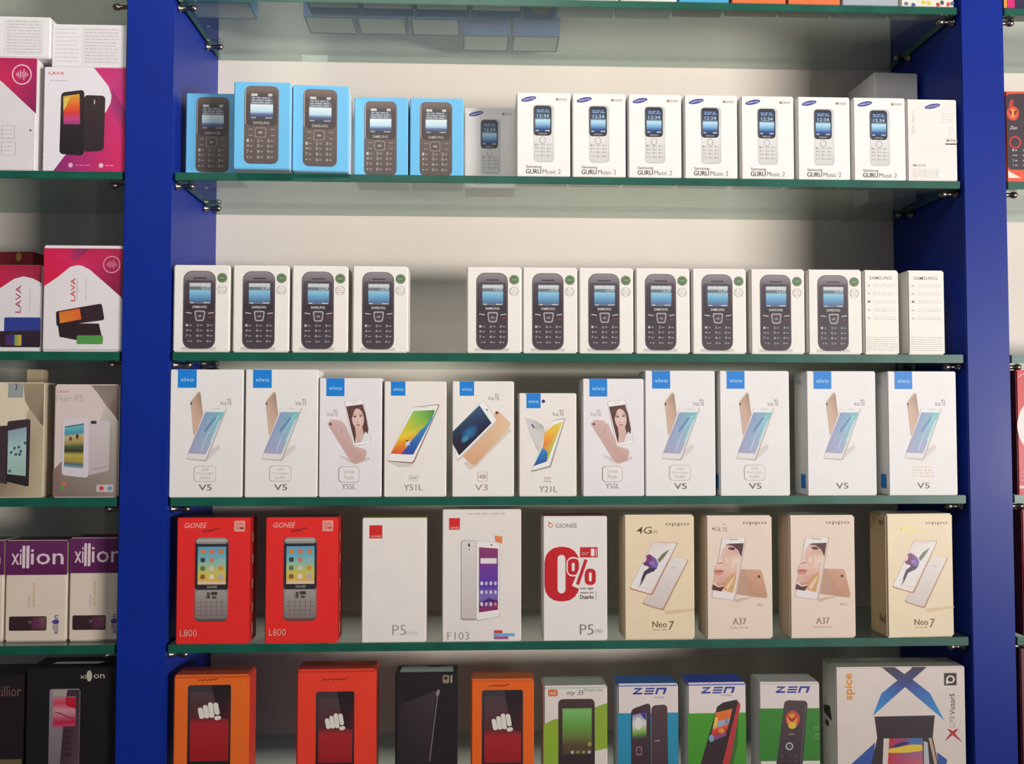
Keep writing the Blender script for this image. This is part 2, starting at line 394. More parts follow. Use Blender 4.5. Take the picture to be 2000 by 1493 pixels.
# cartons standing behind: one upright, one lying across it (grey in the shadow)
cx, _, _ = dims(1706, 1797, 130, 1, .121)
b = Box(107, 168, .0768, .1214, .060, (250, 244, 240)); b.end(cx-.004, .132, ZT[1], 0, 'white phone box hidden behind the front row, carrying the box that lies across the top', g, 'phone box')
b = Box(104, 88, .0715, .0825, .094, (240, 236, 234), bev=.0012); b.part('side_print').ln(0, 70, 104, 76, 1.2, (200, 180, 180)).flush()
b.end(cx, .1225, ZT[1]+.1214, 2.5, 'greyish box stacked high behind the white boxes, near the right upright', None, 'phone box')

# ================================================================ third shelf: dark candy-bar phones on ivory cartons
def seals(b, cx, cy, k=1.0, f=1):
    b.part('green_seal').e(cx, cy, 9.3*k*f, 9.3*k, (84, 112, 78)).ring(cx, cy, 7.6*k, 6.6*k, (150, 172, 140)).r(cx-4.5*f, cy-2.5, cx+4.5*f, cy+2.5, (130, 155, 112))
    b.part('grey_seal').ring(cx, cy+23, 9*k, 8.2*k, (205, 198, 192)).rows(cx-6*f, cy+17, cx+7*f, cy+29, 3, (205, 198, 192), 1.4, 9)
def e1200():
    b = Box(109, 170, .0785, .1226, .054, (250, 243, 236), side=(238, 232, 226), bev=.002)
    b.part('phone_picture').r(16, 160, 84, 166, (214, 206, 200), 3).r(19, 11.5, 81.5, 163.5, [(112, 104, 110), (92, 80, 84)], 17).r(20.5, 13, 80, 162, [(0, (150, 140, 146)), (.18, (92, 84, 92)), (.5, (62, 52, 60)), (1, (74, 64, 72))], 16)
    b.r(22.5, 30, 78.5, 86, [(86, 74, 84), (54, 42, 50)], 6).r(38, 24.5, 64, 27, (66, 54, 60), 1).t('SAMSUNG', 37, 79.5, 64.5, 84.5, (236, 230, 228), .025)
    b.part('screen', True).r(31, 35, 72, 75.5, [(0, (182, 192, 202)), (.16, (205, 212, 216)), (.2, (110, 116, 126)), (.33, (120, 126, 136)), (.36, (148, 206, 230)), (.62, (112, 170, 210)), (.9, (84, 116, 158)), (1, (120, 120, 130))])
    b.t('12:34', 54, 41, 70, 47.5, (225, 230, 232), .01).rows(34, 36, 71, 39, 1, (240, 240, 240), 1.6, 3).r(33, 73, 40, 74.6, (225, 220, 220)).r(58, 73, 70, 74.6, (225, 220, 220))
    b.part('keypad', True).q([(40.5, 89), (62.5, 89), (59.5, 109.5), (43.5, 109.5)], (178, 172, 174), 4).q([(43, 91.5), (60, 91.5), (57.5, 107), (45.5, 107)], (78, 66, 74), 3).t('ok', 48, 97, 55, 101.5, (215, 208, 208), .01)
    b.ln(25, 93, 36, 94.5, 1.8, (206, 200, 200)).ln(67, 94.5, 78, 93, 1.8, (206, 200, 200)).r(67, 100, 77, 103, (120, 60, 64), 1)
    keys(b, (31, 51.5, 71), (117.5, 127.5, 138), (205, 198, 200), 11, 4.4, (150, 142, 148)); keys(b, (33, 51.5, 69.5), (148.5,), (205, 198, 200), 9, 4.4, (160, 152, 156), '*0#')
    seals(b, 94, 25)
    b.flush(); return b
g = 'ivory boxes with a dark keypad phone on the third shelf'
eb = e1200()
ROW2 = [(339.5, 510, 0), (455.5, 512, .6), (570.5, 515, .8), (688.5, 517, 1.0), (911, 519, 0), (1020, 521, 0), (1129.5, 519, 0), (1240, 521.5, 0), (1350.5, 521.5, 0), (1464.5, 520.5, -.8), (1576.5, 520.5, -.6)]
LB2 = ['ivory keypad phone box touching the left upright', 'ivory keypad phone box, second from the left upright, with smooth shiny wrap', 'ivory keypad phone box, third from the left upright',
       'ivory keypad phone box on the left edge of the gap in the row', 'ivory keypad phone box on the right edge of the gap in the row', 'ivory keypad phone box, second to the right of the gap',
       'ivory keypad phone box, third to the right of the gap', 'ivory keypad phone box, fourth to the right of the gap', 'ivory keypad phone box, fifth to the right of the gap',
       'ivory keypad phone box, sixth to the right of the gap', 'ivory keypad phone box directly left of the two boxes showing their narrow sides']
for k, (x, yt, rz) in enumerate(ROW2):
    a, _, _ = dims(x, x+108.5, yt, 2, .0045)
    o = eb.root if k == 0 else copy_tree(eb.root)
    z1 = at(x+54, yt, .0045).z-ZT[2]
    o.location = (a, .0045, ZT[2]); o.rotation_euler = (0, 0, math.radians(rz)); tag(o, 'third shelf: '+LB2[k], 'phone box', g)
def e_side(x0, x1, yt, lab, rz):
    cx, w_, h_ = dims(x0, x1, yt, 2, .0045)
    b = Box(72, 168, w_, .1222, .078, (250, 243, 234), side=(236, 232, 224), bev=.002)
    b.part('brand_name').t('SAMSUNG', 12, 12.5, 58, 19, (128, 122, 118), .01)
    b.part('side_print')
    for k, y in enumerate((31, 47, 63, 80, 96)):
        b.r(8, y-2, 13, y+2, (210, 203, 196) if k != 2 else (120, 110, 106)).rows(20, y-4, 66, y+4, 2, (214, 207, 200), 1.3, 20+k)
    b.part('fine_print').rows(6, 132, 68, 162, 7, (206, 199, 192), 1.4, 31)
    b.face('left'); b.part('green_seal', label='green round seal on the turned-away side').e(18, 25, 9.3, 9.3, (84, 112, 78)).part('grey_seal').ring(18, 48, 9, 8, (176, 172, 166))
    b.end(cx, .0045, ZT[2], rz, lab, 'boxes turned side-on on the third shelf', 'phone box')
e_side(1687.5, 1756, 523.5, 'narrow side of an ivory box under wrinkled film, left of the two side-on boxes', .6)
e_side(1773, 1845, 521, 'side-on ivory box at the right end of the third shelf, green seal on its left', 0)

# ================================================================ fourth shelf: white smartphone cartons with a blue tab
BT = (18, 134, 226)
def tab(b, x, x2, y2, name='logo_tab'):
    b.part(name, label='bright blue square brand tab').r(x, .4, x2, y2, BT); m = (x2-x)
    b.t('vivo', x+m*.14, y2*.44, x2-m*.14, y2*.66, (190, 225, 245), .02)
def lte(b, x, y, s=1.0, col=(150, 138, 136)):
    b.part('network_mark').t('VoLTE', x, y+5*s, x+22*s, y+12*s, col, .01).t('4G', x+13*s, y-1, x+21*s, y+3.5*s, col, .01)
def badge(b, x, y, x2, y2, lines, col, fr=(205, 192, 190)):
    b.part('claim_badge').q([(x, y), (x2, y), (x2, y2), (x, y2)], fr, 7).q([(x+1.2, y+1.2), (x2-1.2, y+1.2), (x2-1.2, y2-1.2), (x+1.2, y2-1.2)], (246, 240, 238), 6)
    n = len(lines); hh = (y2-y-8)/n
    for i, tx in enumerate(lines):
        cw = min(x2-x-8, len(tx)*3.3+2) ; c = (x+x2)/2; b.t(tx, c-cw/2, y+4+i*hh+hh*.14, c+cw/2, y+4+(i+1)*hh-hh*.18, col)
def v5(bd=1):
    b = Box(140, 247, .1008, .1778, .052, (247, 242, 241), side={'l': (228, 228, 228), 'r': (250, 246, 240)}, top=(245, 240, 238))
    tab(b, 14.6, 50.5, 35.5); lte(b, 96, 57)
    b.part('phone_picture').poly([(62, 172), (76, 158), (95, 146), (98, 152), (84, 166), (72, 176)], (228, 218, 216))
    b.poly([(39.4, 63), (53.5, 43.5), (57, 43.5), (58.5, 47), (65, 98), (54, 128), (46, 127)], [(214, 182, 158), (222, 190, 166), (150, 118, 104), (170, 138, 120), (206, 170, 154), (226, 190, 172), (226, 190, 172)])
    b.e(41, 66, 1.6, 2.6, (84, 72, 70)).q([(69.5, 72.5), (110, 73.5), (71.5, 177.5), (33, 174)], (196, 184, 180), 3).q([(69, 72), (108.5, 73), (69.5, 175), (33, 172.5)], [(244, 240, 240), (238, 232, 230)], 3)
    b.r(83, 75.5, 96, 76.8, (205, 196, 196), .5)
    b.part('screen', True).q([(68, 82.4), (104.7, 82.4), (70, 164), (36.2, 162)], [(146, 164, 206), (126, 205, 202), (176, 178, 214), (178, 168, 208)])
    b.poly([(92, 90), (97, 88), (72, 128), (62, 158), (59, 158), (70, 124)], [(180, 214, 240), (160, 230, 235), (210, 220, 245), (205, 205, 235), (190, 185, 225), (130, 150, 210)])
    b.poly([(86, 92), (90, 92), (68, 122), (66, 118)], (112, 140, 196)).poly([(94, 98), (98, 96), (80, 140), (77, 140)], (190, 225, 240))
    if bd == 1: badge(b, 48, 186, 90, 217, ['20MP', 'Moonlight', 'Selfie'], (206, 178, 172))
    if bd == 2: b.part('claim_badge').rows(50, 188, 92, 212, 4, (246, 226, 208), 2.6, 4)
    b.part('model_name').t('V5', 57.5, 222, 82.5, 233.5, (122, 112, 112), .0)
    b.face('left'); b.part('side_print').t('V5', 24, 17, 44, 26, (150, 150, 150)).part('blue_square', label='small blue square low on the left side').r(38, 206, 62, 234, (40, 120, 200))
    b.flush(); return b
g = 'white smartphone boxes with a blue tab on the fourth shelf'
A5, B5, C5 = v5(1), v5(0), v5(2)
R3 = [(333.8, 718, A5, 0, 'white tab-marked box against the left upright, picturing a gold-backed slanting phone', 0), (480.6, 718, A5, 1, 'white tab-marked box, second from the left upright, picturing a slanting phone', .4),
      (1258.7, 722, A5, 1, 'tall white tab-marked box rising above the pink-phone box on its left', 0), (1404, 721.5, A5, 1, 'tall white tab-marked box with a faint badge, third from the right end', 0),
      (1573.5, 722, B5, 0, 'tall white tab-marked box without a badge, showing a grey left side with a blue square', 0), (1731.5, 722, C5, 0, 'tall white tab-marked box at the right end with a creased, glaring film', 0)]
for x, yt, pr, cp, lb, rz in R3:
    a, _, _ = dims(x, x+139, yt, 3, .0045)
    o = copy_tree(pr.root) if cp else pr.root
    o.location = (a, .0045, ZT[3]); o.rotation_euler = (0, 0, math.radians(rz)); tag(o, lb, 'smartphone box', g)
def y55():
    b = Box(122, 231, .0874, .1662, .050, (246, 239, 242), side=(250, 246, 244))
    tab(b, 13.7, 49, 35.2); lte(b, 15, 62, 1, (176, 160, 162))
    b.part('phone_picture').poly([(38, 150), (60, 156), (66, 165), (90, 160), (96, 152), (100, 158), (72, 168), (60, 164)], (218, 208, 208))
    b.poly([(16.3, 89), (24, 80.5), (42, 82), (52, 92), (69, 133), (90, 138), (93.5, 145), (89, 160), (72, 167), (63, 163)], [(214, 178, 176), (228, 196, 194), (228, 196, 192), (220, 184, 182), (218, 180, 174), (226, 188, 180), (220, 184, 174), (208, 168, 158), (206, 166, 154), (212, 172, 166)])
    b.e(22.5, 89.5, 2.4, 2.4, (74, 56, 58)).e(44, 104, 1.5, 3, (196, 158, 156))
    b.q([(49, 46), (85.5, 41), (103, 126.5), (67, 133)], (214, 204, 206), 4).q([(50, 46.6), (84.6, 42), (101.4, 126), (67.6, 131.6)], (252, 248, 249), 4).ln(62, 49, 74, 47.4, 1, (200, 190, 190))
    # a woman's face with long brown hair, on the pictured screen
    b.part('screen', True).q([(52.3, 55.2), (85.8, 50.2), (98.5, 122), (69.4, 127)], [(150, 118, 112), (196, 174, 168), (226, 216, 216), (150, 118, 112)])
    b.poly([(53, 56), (84, 51.5), (90, 68), (96, 100), (95, 107), (86, 112), (72, 112), (70, 126), (62, 96)], (98, 60, 58)).poly([(70, 96), (84, 94), (88, 112), (98, 121), (69.6, 127), (72, 112)], (222, 188, 176))
    b.poly([(90, 104), (97.8, 112), (98.6, 121.6), (82, 124.5)], (240, 236, 238)).e(75.5, 79, 11.8, 20, [(244, 216, 206), (228, 194, 184)], -.12).poly([(60, 58), (74, 56), (68, 64), (64, 78)], (110, 70, 64)).poly([(74, 56), (86, 56), (88, 76), (82, 62)], (110, 70, 64))
    b.e(69.6, 75, 3.4, 1.3, (92, 62, 62), -.1).e(81, 73.6, 3.2, 1.3, (92, 62, 62), -.1).ln(66, 72, 73, 71, .9, (120, 80, 74)).ln(78, 70.4, 84, 70, .9, (120, 80, 74)).ln(76, 77, 75, 85, .9, (214, 176, 166)).e(75.5, 86.5, 2.2, .9, (206, 160, 150)).e(76.5, 91.4, 4, 1.5, (206, 110, 112), -.1)
    badge(b, 39, 172, 79, 203, ['Screen', 'Flash'], (190, 172, 174), (190, 178, 182))
    b.part('model_name').t('Y55L', 46, 206, 73, 216, (190, 180, 184), -.005); b.flush(); return b
yb = y55()
for k, (x, yt, lb) in enumerate([(623.7, 738, 'white box with a pink-backed phone and a face on screen, left of the rainbow-screen box'), (1137, 739, 'white box with a pink-backed phone and a face on screen, right of the smallest box')]):
    a, _, _ = dims(x, x+121.5, yt, 3, .0045)
    o = yb.root if k == 0 else copy_tree(yb.root); o.location = (a, .0045, ZT[3]); tag(o, lb, 'smartphone box', g)
cx, w_, h_ = dims(750, 872, 742.5, 3, .0045)
b = Box(122, 225, w_, .1618, .050, (250, 241, 234))
tab(b, 13.2, 41.5, 28)
b.part('phone_picture').poly([(8, 156), (60, 160), (52, 166), (30, 168)], (224, 212, 206)).q([(55, 50), (109.5, 44.5), (58, 160.5), (6.5, 156)], (150, 116, 104), 4).q([(54, 51), (107, 46), (56.5, 158), (7, 154.5)], (250, 246, 244), 4).r(72, 50, 86, 51.5, (214, 206, 204))
b.part('screen', True).poly([(57.3, 57.7), (99.5, 56), (80, 98), (30, 108)], [(150, 205, 90), (60, 150, 70), (160, 200, 60), (250, 214, 50)]).poly([(30, 108), (46, 106), (62, 92), (36, 142), (13.5, 141)], [(252, 214, 40), (252, 200, 40), (240, 215, 50), (238, 84, 46), (236, 76, 46)])
b.poly([(62, 104), (84, 84), (99.5, 56), (94, 74), (57.3, 143), (34, 142)], [(60, 150, 190), (70, 175, 205), (50, 140, 90), (60, 150, 210), (40, 80, 170), (60, 70, 170)]).poly([(30, 108), (62, 92), (88, 72), (64, 104), (46, 122)], [(250, 220, 60), (210, 215, 60), (120, 190, 90), (240, 190, 60), (244, 140, 50)])
b.e(46, 117, 3, 2.4, (70, 40, 50)).poly([(44, 118), (49, 116), (51, 126), (47, 122), (42, 126)], (236, 226, 236))
b.part('claim_badge').frame(51, 184, 66, 193, .7, (206, 194, 188)).t('13MP', 53, 186.5, 64, 190.5, (200, 186, 180))
b.part('model_name').t('Y51L', 40, 201, 76, 212.5, (168, 152, 142), -.005)
b.end(cx, .0045, ZT[3], 0, 'white box picturing one slanting phone with a rainbow-coloured screen', g, 'smartphone box')
cx, w_, h_ = dims(883, 1004, 742, 3, .0045)
b = Box(121, 225, w_, .1622, .050, (250, 242, 236))
tab(b, 14.7, 42.8, 28.5); lte(b, 70, 25, 1, (150, 134, 120))
b.part('phone_picture').poly([(24, 160), (110, 92), (116, 96), (46, 168), (34, 172)], (228, 214, 204)).q([(88, 56), (117, 84), (44, 166), (19, 146)], [(238, 196, 160), (240, 206, 172), (226, 170, 128), (232, 178, 140)], 8).e(87.5, 61.7, 3, 3, (110, 58, 40))
b.q([(61.5, 35), (89, 78), (10, 158), (-.5+1, 102)], (214, 200, 196), 5).q([(61.3, 36.5), (86.6, 76.7), (9.5, 154.5), (1, 100)], (252, 250, 250), 4).e(68, 56, 2.6, 1.2, (130, 110, 110), .9)
b.part('screen', True).poly([(53.2, 47), (77, 81.8), (14, 145), (1, 121), (1, 99)], [(60, 90, 130), (24, 30, 70), (30, 26, 44), (40, 34, 48), (30, 60, 90)]).e(34, 100, 19, 12, [(40, 130, 176), (32, 60, 110)], -.7).e(26, 112, 10, 6, [(70, 160, 190), (40, 100, 150)], -.8)
b.part('claim_badge').frame(51, 177, 69, 195, .7, (200, 182, 176)).t('4GB', 54, 182, 66, 190, (180, 150, 146))
b.part('model_name').t('V3', 45, 201, 70, 213, (188, 168, 140), -.005)
b.end(cx, .0045, ZT[3], 0, 'white box picturing a tilted dark-screened phone over a gold one, standing alone in its gap', g, 'smartphone box')
cx, w_, h_ = dims(1013.5, 1126, 765, 3, .0045)
b = Box(113, 202, w_, .1455, .048, (250, 241, 234))
tab(b, 14.7, 42.6, 29.5); b.part('round_sticker').e(48, 16, 3.5, 3.3, (52, 50, 110)); lte(b, 66, 33, 1, (140, 126, 120))
b.part('phone_picture').poly([(12, 47), (34, 54), (48, 64), (52, 76), (46, 104), (40, 116), (34, 108), (20, 74)], [(226, 222, 222), (210, 206, 206), (190, 186, 186), (214, 210, 210), (220, 216, 214), (210, 204, 204), (210, 206, 204), (224, 220, 220)]).ln(25, 61, 30, 68, 2.6, (84, 76, 78))
b.poly([(67, 53), (91.5, 49), (62.5, 145), (24, 155), (46, 100), (54, 72)], (168, 166, 160)).poly([(66, 54), (89, 51), (60, 142), (25, 151.5), (46, 100), (54, 72)], (252, 248, 244))
b.part('screen', True).poly([(54, 74), (70, 61), (86, 56), (56, 132.6), (29, 143), (46, 106)], [(248, 196, 60), (250, 214, 90), (240, 220, 90), (170, 200, 90), (36, 96, 176), (250, 130, 50)]).poly([(45, 108), (52, 110), (56, 118), (54, 134), (29, 142.6)], [(60, 150, 210), (90, 170, 215), (40, 110, 180), (40, 90, 170), (30, 80, 160)]).poly([(50, 78), (72, 70), (64, 96), (48, 104)], [(250, 190, 50), (252, 206, 70), (248, 150, 60), (246, 128, 60)])
b.part('claim_badge').t('HD', 50, 164, 63, 169, (200, 184, 176)).t('Display', 49, 171, 64, 175, (206, 192, 184))
b.part('model_name').t('Y21L', 40, 182, 75, 193.5, (156, 140, 132), -.005)
b.end(cx, .0045, ZT[3], 0, 'smallest white tab-marked box, a dark dot sticker beside its blue tab', g, 'smartphone box')

# ================================================================ fifth shelf
RED = (246, 44, 40)
def l800():
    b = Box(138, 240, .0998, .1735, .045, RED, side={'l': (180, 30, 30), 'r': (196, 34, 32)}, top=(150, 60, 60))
    b.part('brand_name').t('GiONEE', 13, 9.5, 54, 19.5, (248, 190, 180), .03, .25)
    b.part('dual_sim_mark').r(108, 6, 128.5, 26.5, (244, 170, 158), 2).t('DUAL', 111, 9, 126, 15, (206, 60, 50), .01).t('SIM', 111, 17, 126, 23, (206, 60, 50), .01)
    b.part('marker_note', label='dark marker-pen scrawl').pl([(48, 28), (52, 24), (54, 28), (58, 22), (61, 27), (64, 22), (67, 26), (71, 21), (76, 20), (79, 22)], 1.3, (110, 30, 34))
    b.part('phone_picture').r(35, 38, 98, 197, [(0, (160, 158, 150)), (.08, (60, 50, 54)), (.6, (54, 46, 50)), (.62, (150, 140, 138)), (.95, (120, 108, 106)), (1, (90, 60, 60))], 9).q([(37, 41), (95, 41), (95, 50), (37, 50)], [(196, 192, 184), (140, 134, 128)], 5)
    b.r(37.5, 50, 96, 137, (48, 40, 48)).t('GiONEE', 58, 129.5, 77, 134, (190, 180, 178), .02)
    b.part('screen', True).r(40, 55, 93.5, 127, [(0, (96, 164, 206)), (.35, (126, 196, 200)), (.6, (190, 206, 120)), (.75, (224, 200, 90)), (1, (236, 176, 90))])
    pal = [(230, 140, 60), (236, 120, 90), (222, 130, 70), (70, 70, 84), (220, 130, 120), (170, 190, 190), (110, 120, 100), (222, 214, 196), (226, 150, 60), (150, 100, 50), (240, 226, 206), (190, 180, 200)]
    for j in range(4):
        for i in range(3): b.r(45+i*17, 60+j*16, 54+i*17, 69+j*16, pal[j*3+i], 3); b.n -= 1
    b.n += 1; b.r(40, 121, 93.5, 127, (236, 205, 180))
    b.part('keypad', True).r(37, 138, 96, 192, [(172, 162, 158), (138, 122, 120)], 7).r(58, 142, 64, 154, (90, 78, 78)).r(66, 141, 78, 147, (70, 60, 62)).r(68, 149, 76, 154, (90, 78, 78)).r(55, 150, 60, 152, (110, 96, 96))
    for j in range(4): b.ln(38, 161+j*8, 95, 161+j*8, .9, (124, 110, 110))
    for i in range(5): b.ln(47+i*10, 156, 47+i*10, 191, .8, (130, 116, 116))
    b.part('model_name').t('L800', 8, 212, 40, 225, (246, 170, 156), .01)
    b.face('right'); b.part('side_print')
    for k, y in enumerate((30, 72, 120, 165, 205)): b.r(18, y, 24, y+18, (220, 180, 170)); 
    b.flush(); return b
lb_ = l800()
for k, (x, yt, s, rz, lb) in enumerate([(347.5, 1018.5, .004, .3, 'bright red phone box nearest the left upright, a silver keypad phone on its front'), (520.5, 1017, .004, 0, 'bright red phone box, the one further from the left upright')]):
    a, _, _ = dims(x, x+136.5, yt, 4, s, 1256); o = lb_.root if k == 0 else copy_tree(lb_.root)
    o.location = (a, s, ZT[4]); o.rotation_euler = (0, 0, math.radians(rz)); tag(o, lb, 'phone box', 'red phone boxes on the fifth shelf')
cx, w_, h_ = dims(706.5, 832.5, 1012, 4, .004, 1256)
b = Box(127, 245, w_, h_, .040, (248, 238, 232), side=(240, 230, 222), top=(190, 200, 40))
b.part('logo_square').r(14.5, 14.5, 40, 40.5, (222, 40, 36)).t('GIONEE', 17, 34.5, 38, 38.5, (246, 200, 190), .02)
b.part('model_name').t('P5', 61, 211, 88, 231, (166, 152, 148), -.01).t('mini', 90, 221, 112, 231, (214, 202, 198), -.01)
b.end(cx, .004, ZT[4], 0, 'plain white box with a red square logo and a yellow-green top', None, 'smartphone box')
cx, w_, h_ = dims(863.5, 1018, 995.5, 4, .004, 1250)
b = Box(156, 255, w_, h_, .046, (244, 234, 228), side=(236, 226, 220))
b.part('top_print').rows(50, 5, 124, 12, 1, (206, 196, 192), 2.6, 5)
b.part('logo_square').r(13.5, 16.6, 34.8, 39.2, (222, 40, 36)).t('GIONEE', 15.5, 33.5, 33, 37.5, (246, 200, 190), .02)
b.part('phone_picture').r(37, 60, 68.5, 214, (168, 152, 148), 5).r(38.2, 61, 70, 211, [(232, 224, 220), (212, 200, 196)], 5).e(53, 69, 2, 3.6, (76, 64, 66)).e(53, 78, 1.2, 1.6, (150, 140, 140))
b.q([(67, 60), (114, 64), (114, 208), (66.5, 216)], (206, 196, 192), 5).q([(68, 61), (113, 65), (113, 207), (68, 214)], (248, 242, 240), 5).e(97, 69, 1.6, 1.6, (70, 90, 80))
b.part('screen', True).q([(72.6, 73), (110, 76), (110, 194), (72.6, 199)], [(0, (150, 56, 110)), (.25, (130, 50, 130)), (.3, (120, 56, 160)), (.6, (96, 56, 170)), (.78, (130, 110, 190)), (.86, (120, 60, 140)), (1, (150, 30, 80))])
b.r(75.5, 94.5, 107.5, 105, (240, 232, 232)).poly([(72.6, 184), (92, 171), (110, 178), (110, 184), (92, 177), (74, 190)], (66, 30, 110))
for j, yy in enumerate((143, 160, 183)):
    for i in range(4): b.e(78+i*9, yy, 2.9, 4, [(236, 226, 236), (206, 186, 220), (226, 206, 226), (236, 120, 110) if j == 2 else (210, 200, 226)][i], 0, 10)
b.part('orange_sticker').q([(104, 51), (118.5, 52), (118.5, 66), (106, 62)], [(244, 150, 90), (236, 130, 70)])
b.part('model_name').t('F103', 11.5, 236, 54, 251, (190, 176, 172), -.01)
b.part('colour_bars').r(103, 233.5, 119, 239, (222, 60, 70)).r(103, 239.5, 143, 245, (110, 180, 226)).r(103, 245.5, 130.5, 250.5, (176, 80, 150))
b.end(cx, .004, ZT[4], 0, 'tallest white box on the fifth shelf, picturing a white phone with a purple screen', None, 'smartphone box')
cx, w_, h_ = dims(1060.5, 1186, 1008.5, 4, .004, 1251)
b = Box(126, 243, w_, h_, .042, (246, 238, 234), side=(238, 228, 222), top=(176, 30, 40))
b.part('brand_name').ring(15, 18, 4.6, 3, (220, 130, 90)).poly([(11, 10), (15, 13), (12, 16)], (224, 120, 80)).t('GIONEE', 24.5, 14.5, 67, 23, (138, 124, 122), .01)
b.part('zero_percent_print', label='big red 0% offer print').r(3, 60, 71, 166.5, (206, 12, 32), 30).r(28.5, 75.5, 44, 151, (246, 238, 234), 8)
b.r(46, 80, 73, 118, (246, 238, 234), 12).r(48.5, 83, 70.5, 115, (206, 12, 32), 9).r(56.5, 91, 62, 108, (246, 238, 234), 3).ln(87, 82, 63, 139, 14, (246, 238, 234)).ln(84.5, 85, 67.5, 134, 6.5, (206, 20, 40)).r(82, 103, 103.5, 135, (206, 12, 32), 9).r(90, 110, 95.5, 128, (246, 238, 234), 3)
b.part('red_label').r(73, 61, 107.5, 81, (206, 24, 42)).r(94, 64, 101, 78.5, (246, 238, 234)).r(103.5, 64, 105.5, 79, (236, 200, 200)).rows(76, 70, 90, 77, 2, (236, 180, 180), 1.2, 3)
b.part('offer_text').t('use aga', 73, 140, 99, 144.5, (110, 92, 92), .01).t('wepe ke', 73, 147.5, 99, 152.5, (96, 78, 80), .015).t('Duarks', 73, 154, 99, 162, (66, 50, 54), .02).ln(104, 146, 104, 164, .6, (190, 180, 178))
b.part('model_name').t('P5', 72.5, 211.5, 99, 231.5, (140, 126, 124), -.012).t('(W)', 102, 221, 116, 231, (190, 178, 176), -.01)
b.end(cx, .004, ZT[4], 0, 'white box with a huge red zero-percent print on its front', None, 'smartphone box')
BEI = (246, 224, 190)
def oppo(b, x, y, x2, y2, col=(120, 98, 84)): b.part('brand_name').t('oppo', x, y, x2, y2, col, .0)
def neo7(glow):
    b = Box(139, 243, .1005, .1750, .050, BEI, side={'l': (208, 188, 148), 'r': (220, 198, 160)}, top=(244, 236, 226), bev=.0022)
    gc = (250, 238, 130) if glow else (112, 84, 58)  # glow variant: yellow glare is painted into the lettering colour
    b.part('network_mark', label='lettering with yellow glare painted in' if glow else None).t('4G', 25, 23, 54, 37, gc, .03, .15).t('LTE', 55, 31, 66, 36, gc, .01)
    oppo(b, 82, 16, 129, 22.5)
    b.part('phone_picture').poly([(78, 187), (138, 183), (138, 187), (84, 194)], (230, 200, 160))
    b.q([(97, 83), (128.5, 87), (77, 187), (35, 173)], (190, 142, 108), 4).q([(96.6, 83), (126.5, 87), (75, 184), (36, 171)], [(240, 230, 226), (222, 206, 200)], 4).ln(92, 103, 104, 103.5, 1, (190, 176, 172))
    b.q([(57.5, 52.5), (107, 54), (55.5, 157), (11, 144)], (196, 140, 112), 4).q([(57, 53), (105, 55), (53, 154), (12, 141.5)], [(236, 222, 218), (244, 236, 234), (238, 226, 222), (246, 240, 236)], 4).ln(26, 139, 54, 144, .8, (206, 190, 186)).r(72, 56, 88, 57.2, (206, 194, 190))
    b.part('screen', True, label='orchid flower wallpaper').poly([(42, 92), (49, 76), (56, 80), (64, 86), (67, 96), (64, 104), (50, 104), (46, 98)], [(130, 50, 110), (120, 40, 100), (120, 60, 130), (130, 100, 180), (110, 90, 170), (120, 80, 160), (100, 60, 140), (120, 40, 100)])
    b.e(50, 86, 4.5, 9, (134, 44, 104), -.5, 12).e(44.5, 96, 7, 3.6, (110, 36, 96), .3, 12).e(62, 98, 5, 8, (134, 96, 180), .5, 12).poly([(66, 88), (76, 76), (90, 67), (80, 82), (70, 93)], (120, 128, 84)).poly([(50, 103), (66, 103), (58, 110), (44, 116), (36, 132), (30, 140), (36, 124), (32, 130), (40, 110)], (64, 44, 84)).e(55, 94, 5, 4, (150, 120, 196)).e(58, 107, 3, 3, (70, 40, 80))
    b.part('model_name').t('Neo', 56, 207, 84, 219, (122, 92, 72), -.004).t('7', 87, 207, 96, 224, (112, 82, 64), -.006, .12).t('DUAL SIM', 58, 222, 83, 225, (176, 150, 122), -.01)
    if glow: b.face('left'); b.part('side_print').t('Neo7', 40, 200, 66, 216, (110, 80, 60)).t('oppo', 40, 14, 62, 24, (120, 96, 76))
    b.flush(); return b
g = 'beige smartphone boxes on the fifth shelf'
for x, yt, gl, lb in [(1219, 1010.5, 0, 'beige-gold box with an orchid on a white phone, beside the zero-percent box'), (1729, 1012, 1, 'beige-gold box with an orchid phone at the right end, showing its long left side')]:
    n_ = neo7(gl); a, _, _ = dims(x, x+137, yt, 4, .0045, 1252); n_.end(a, .0045, ZT[4], 3.5 if gl else 0, lb, g, 'smartphone box')
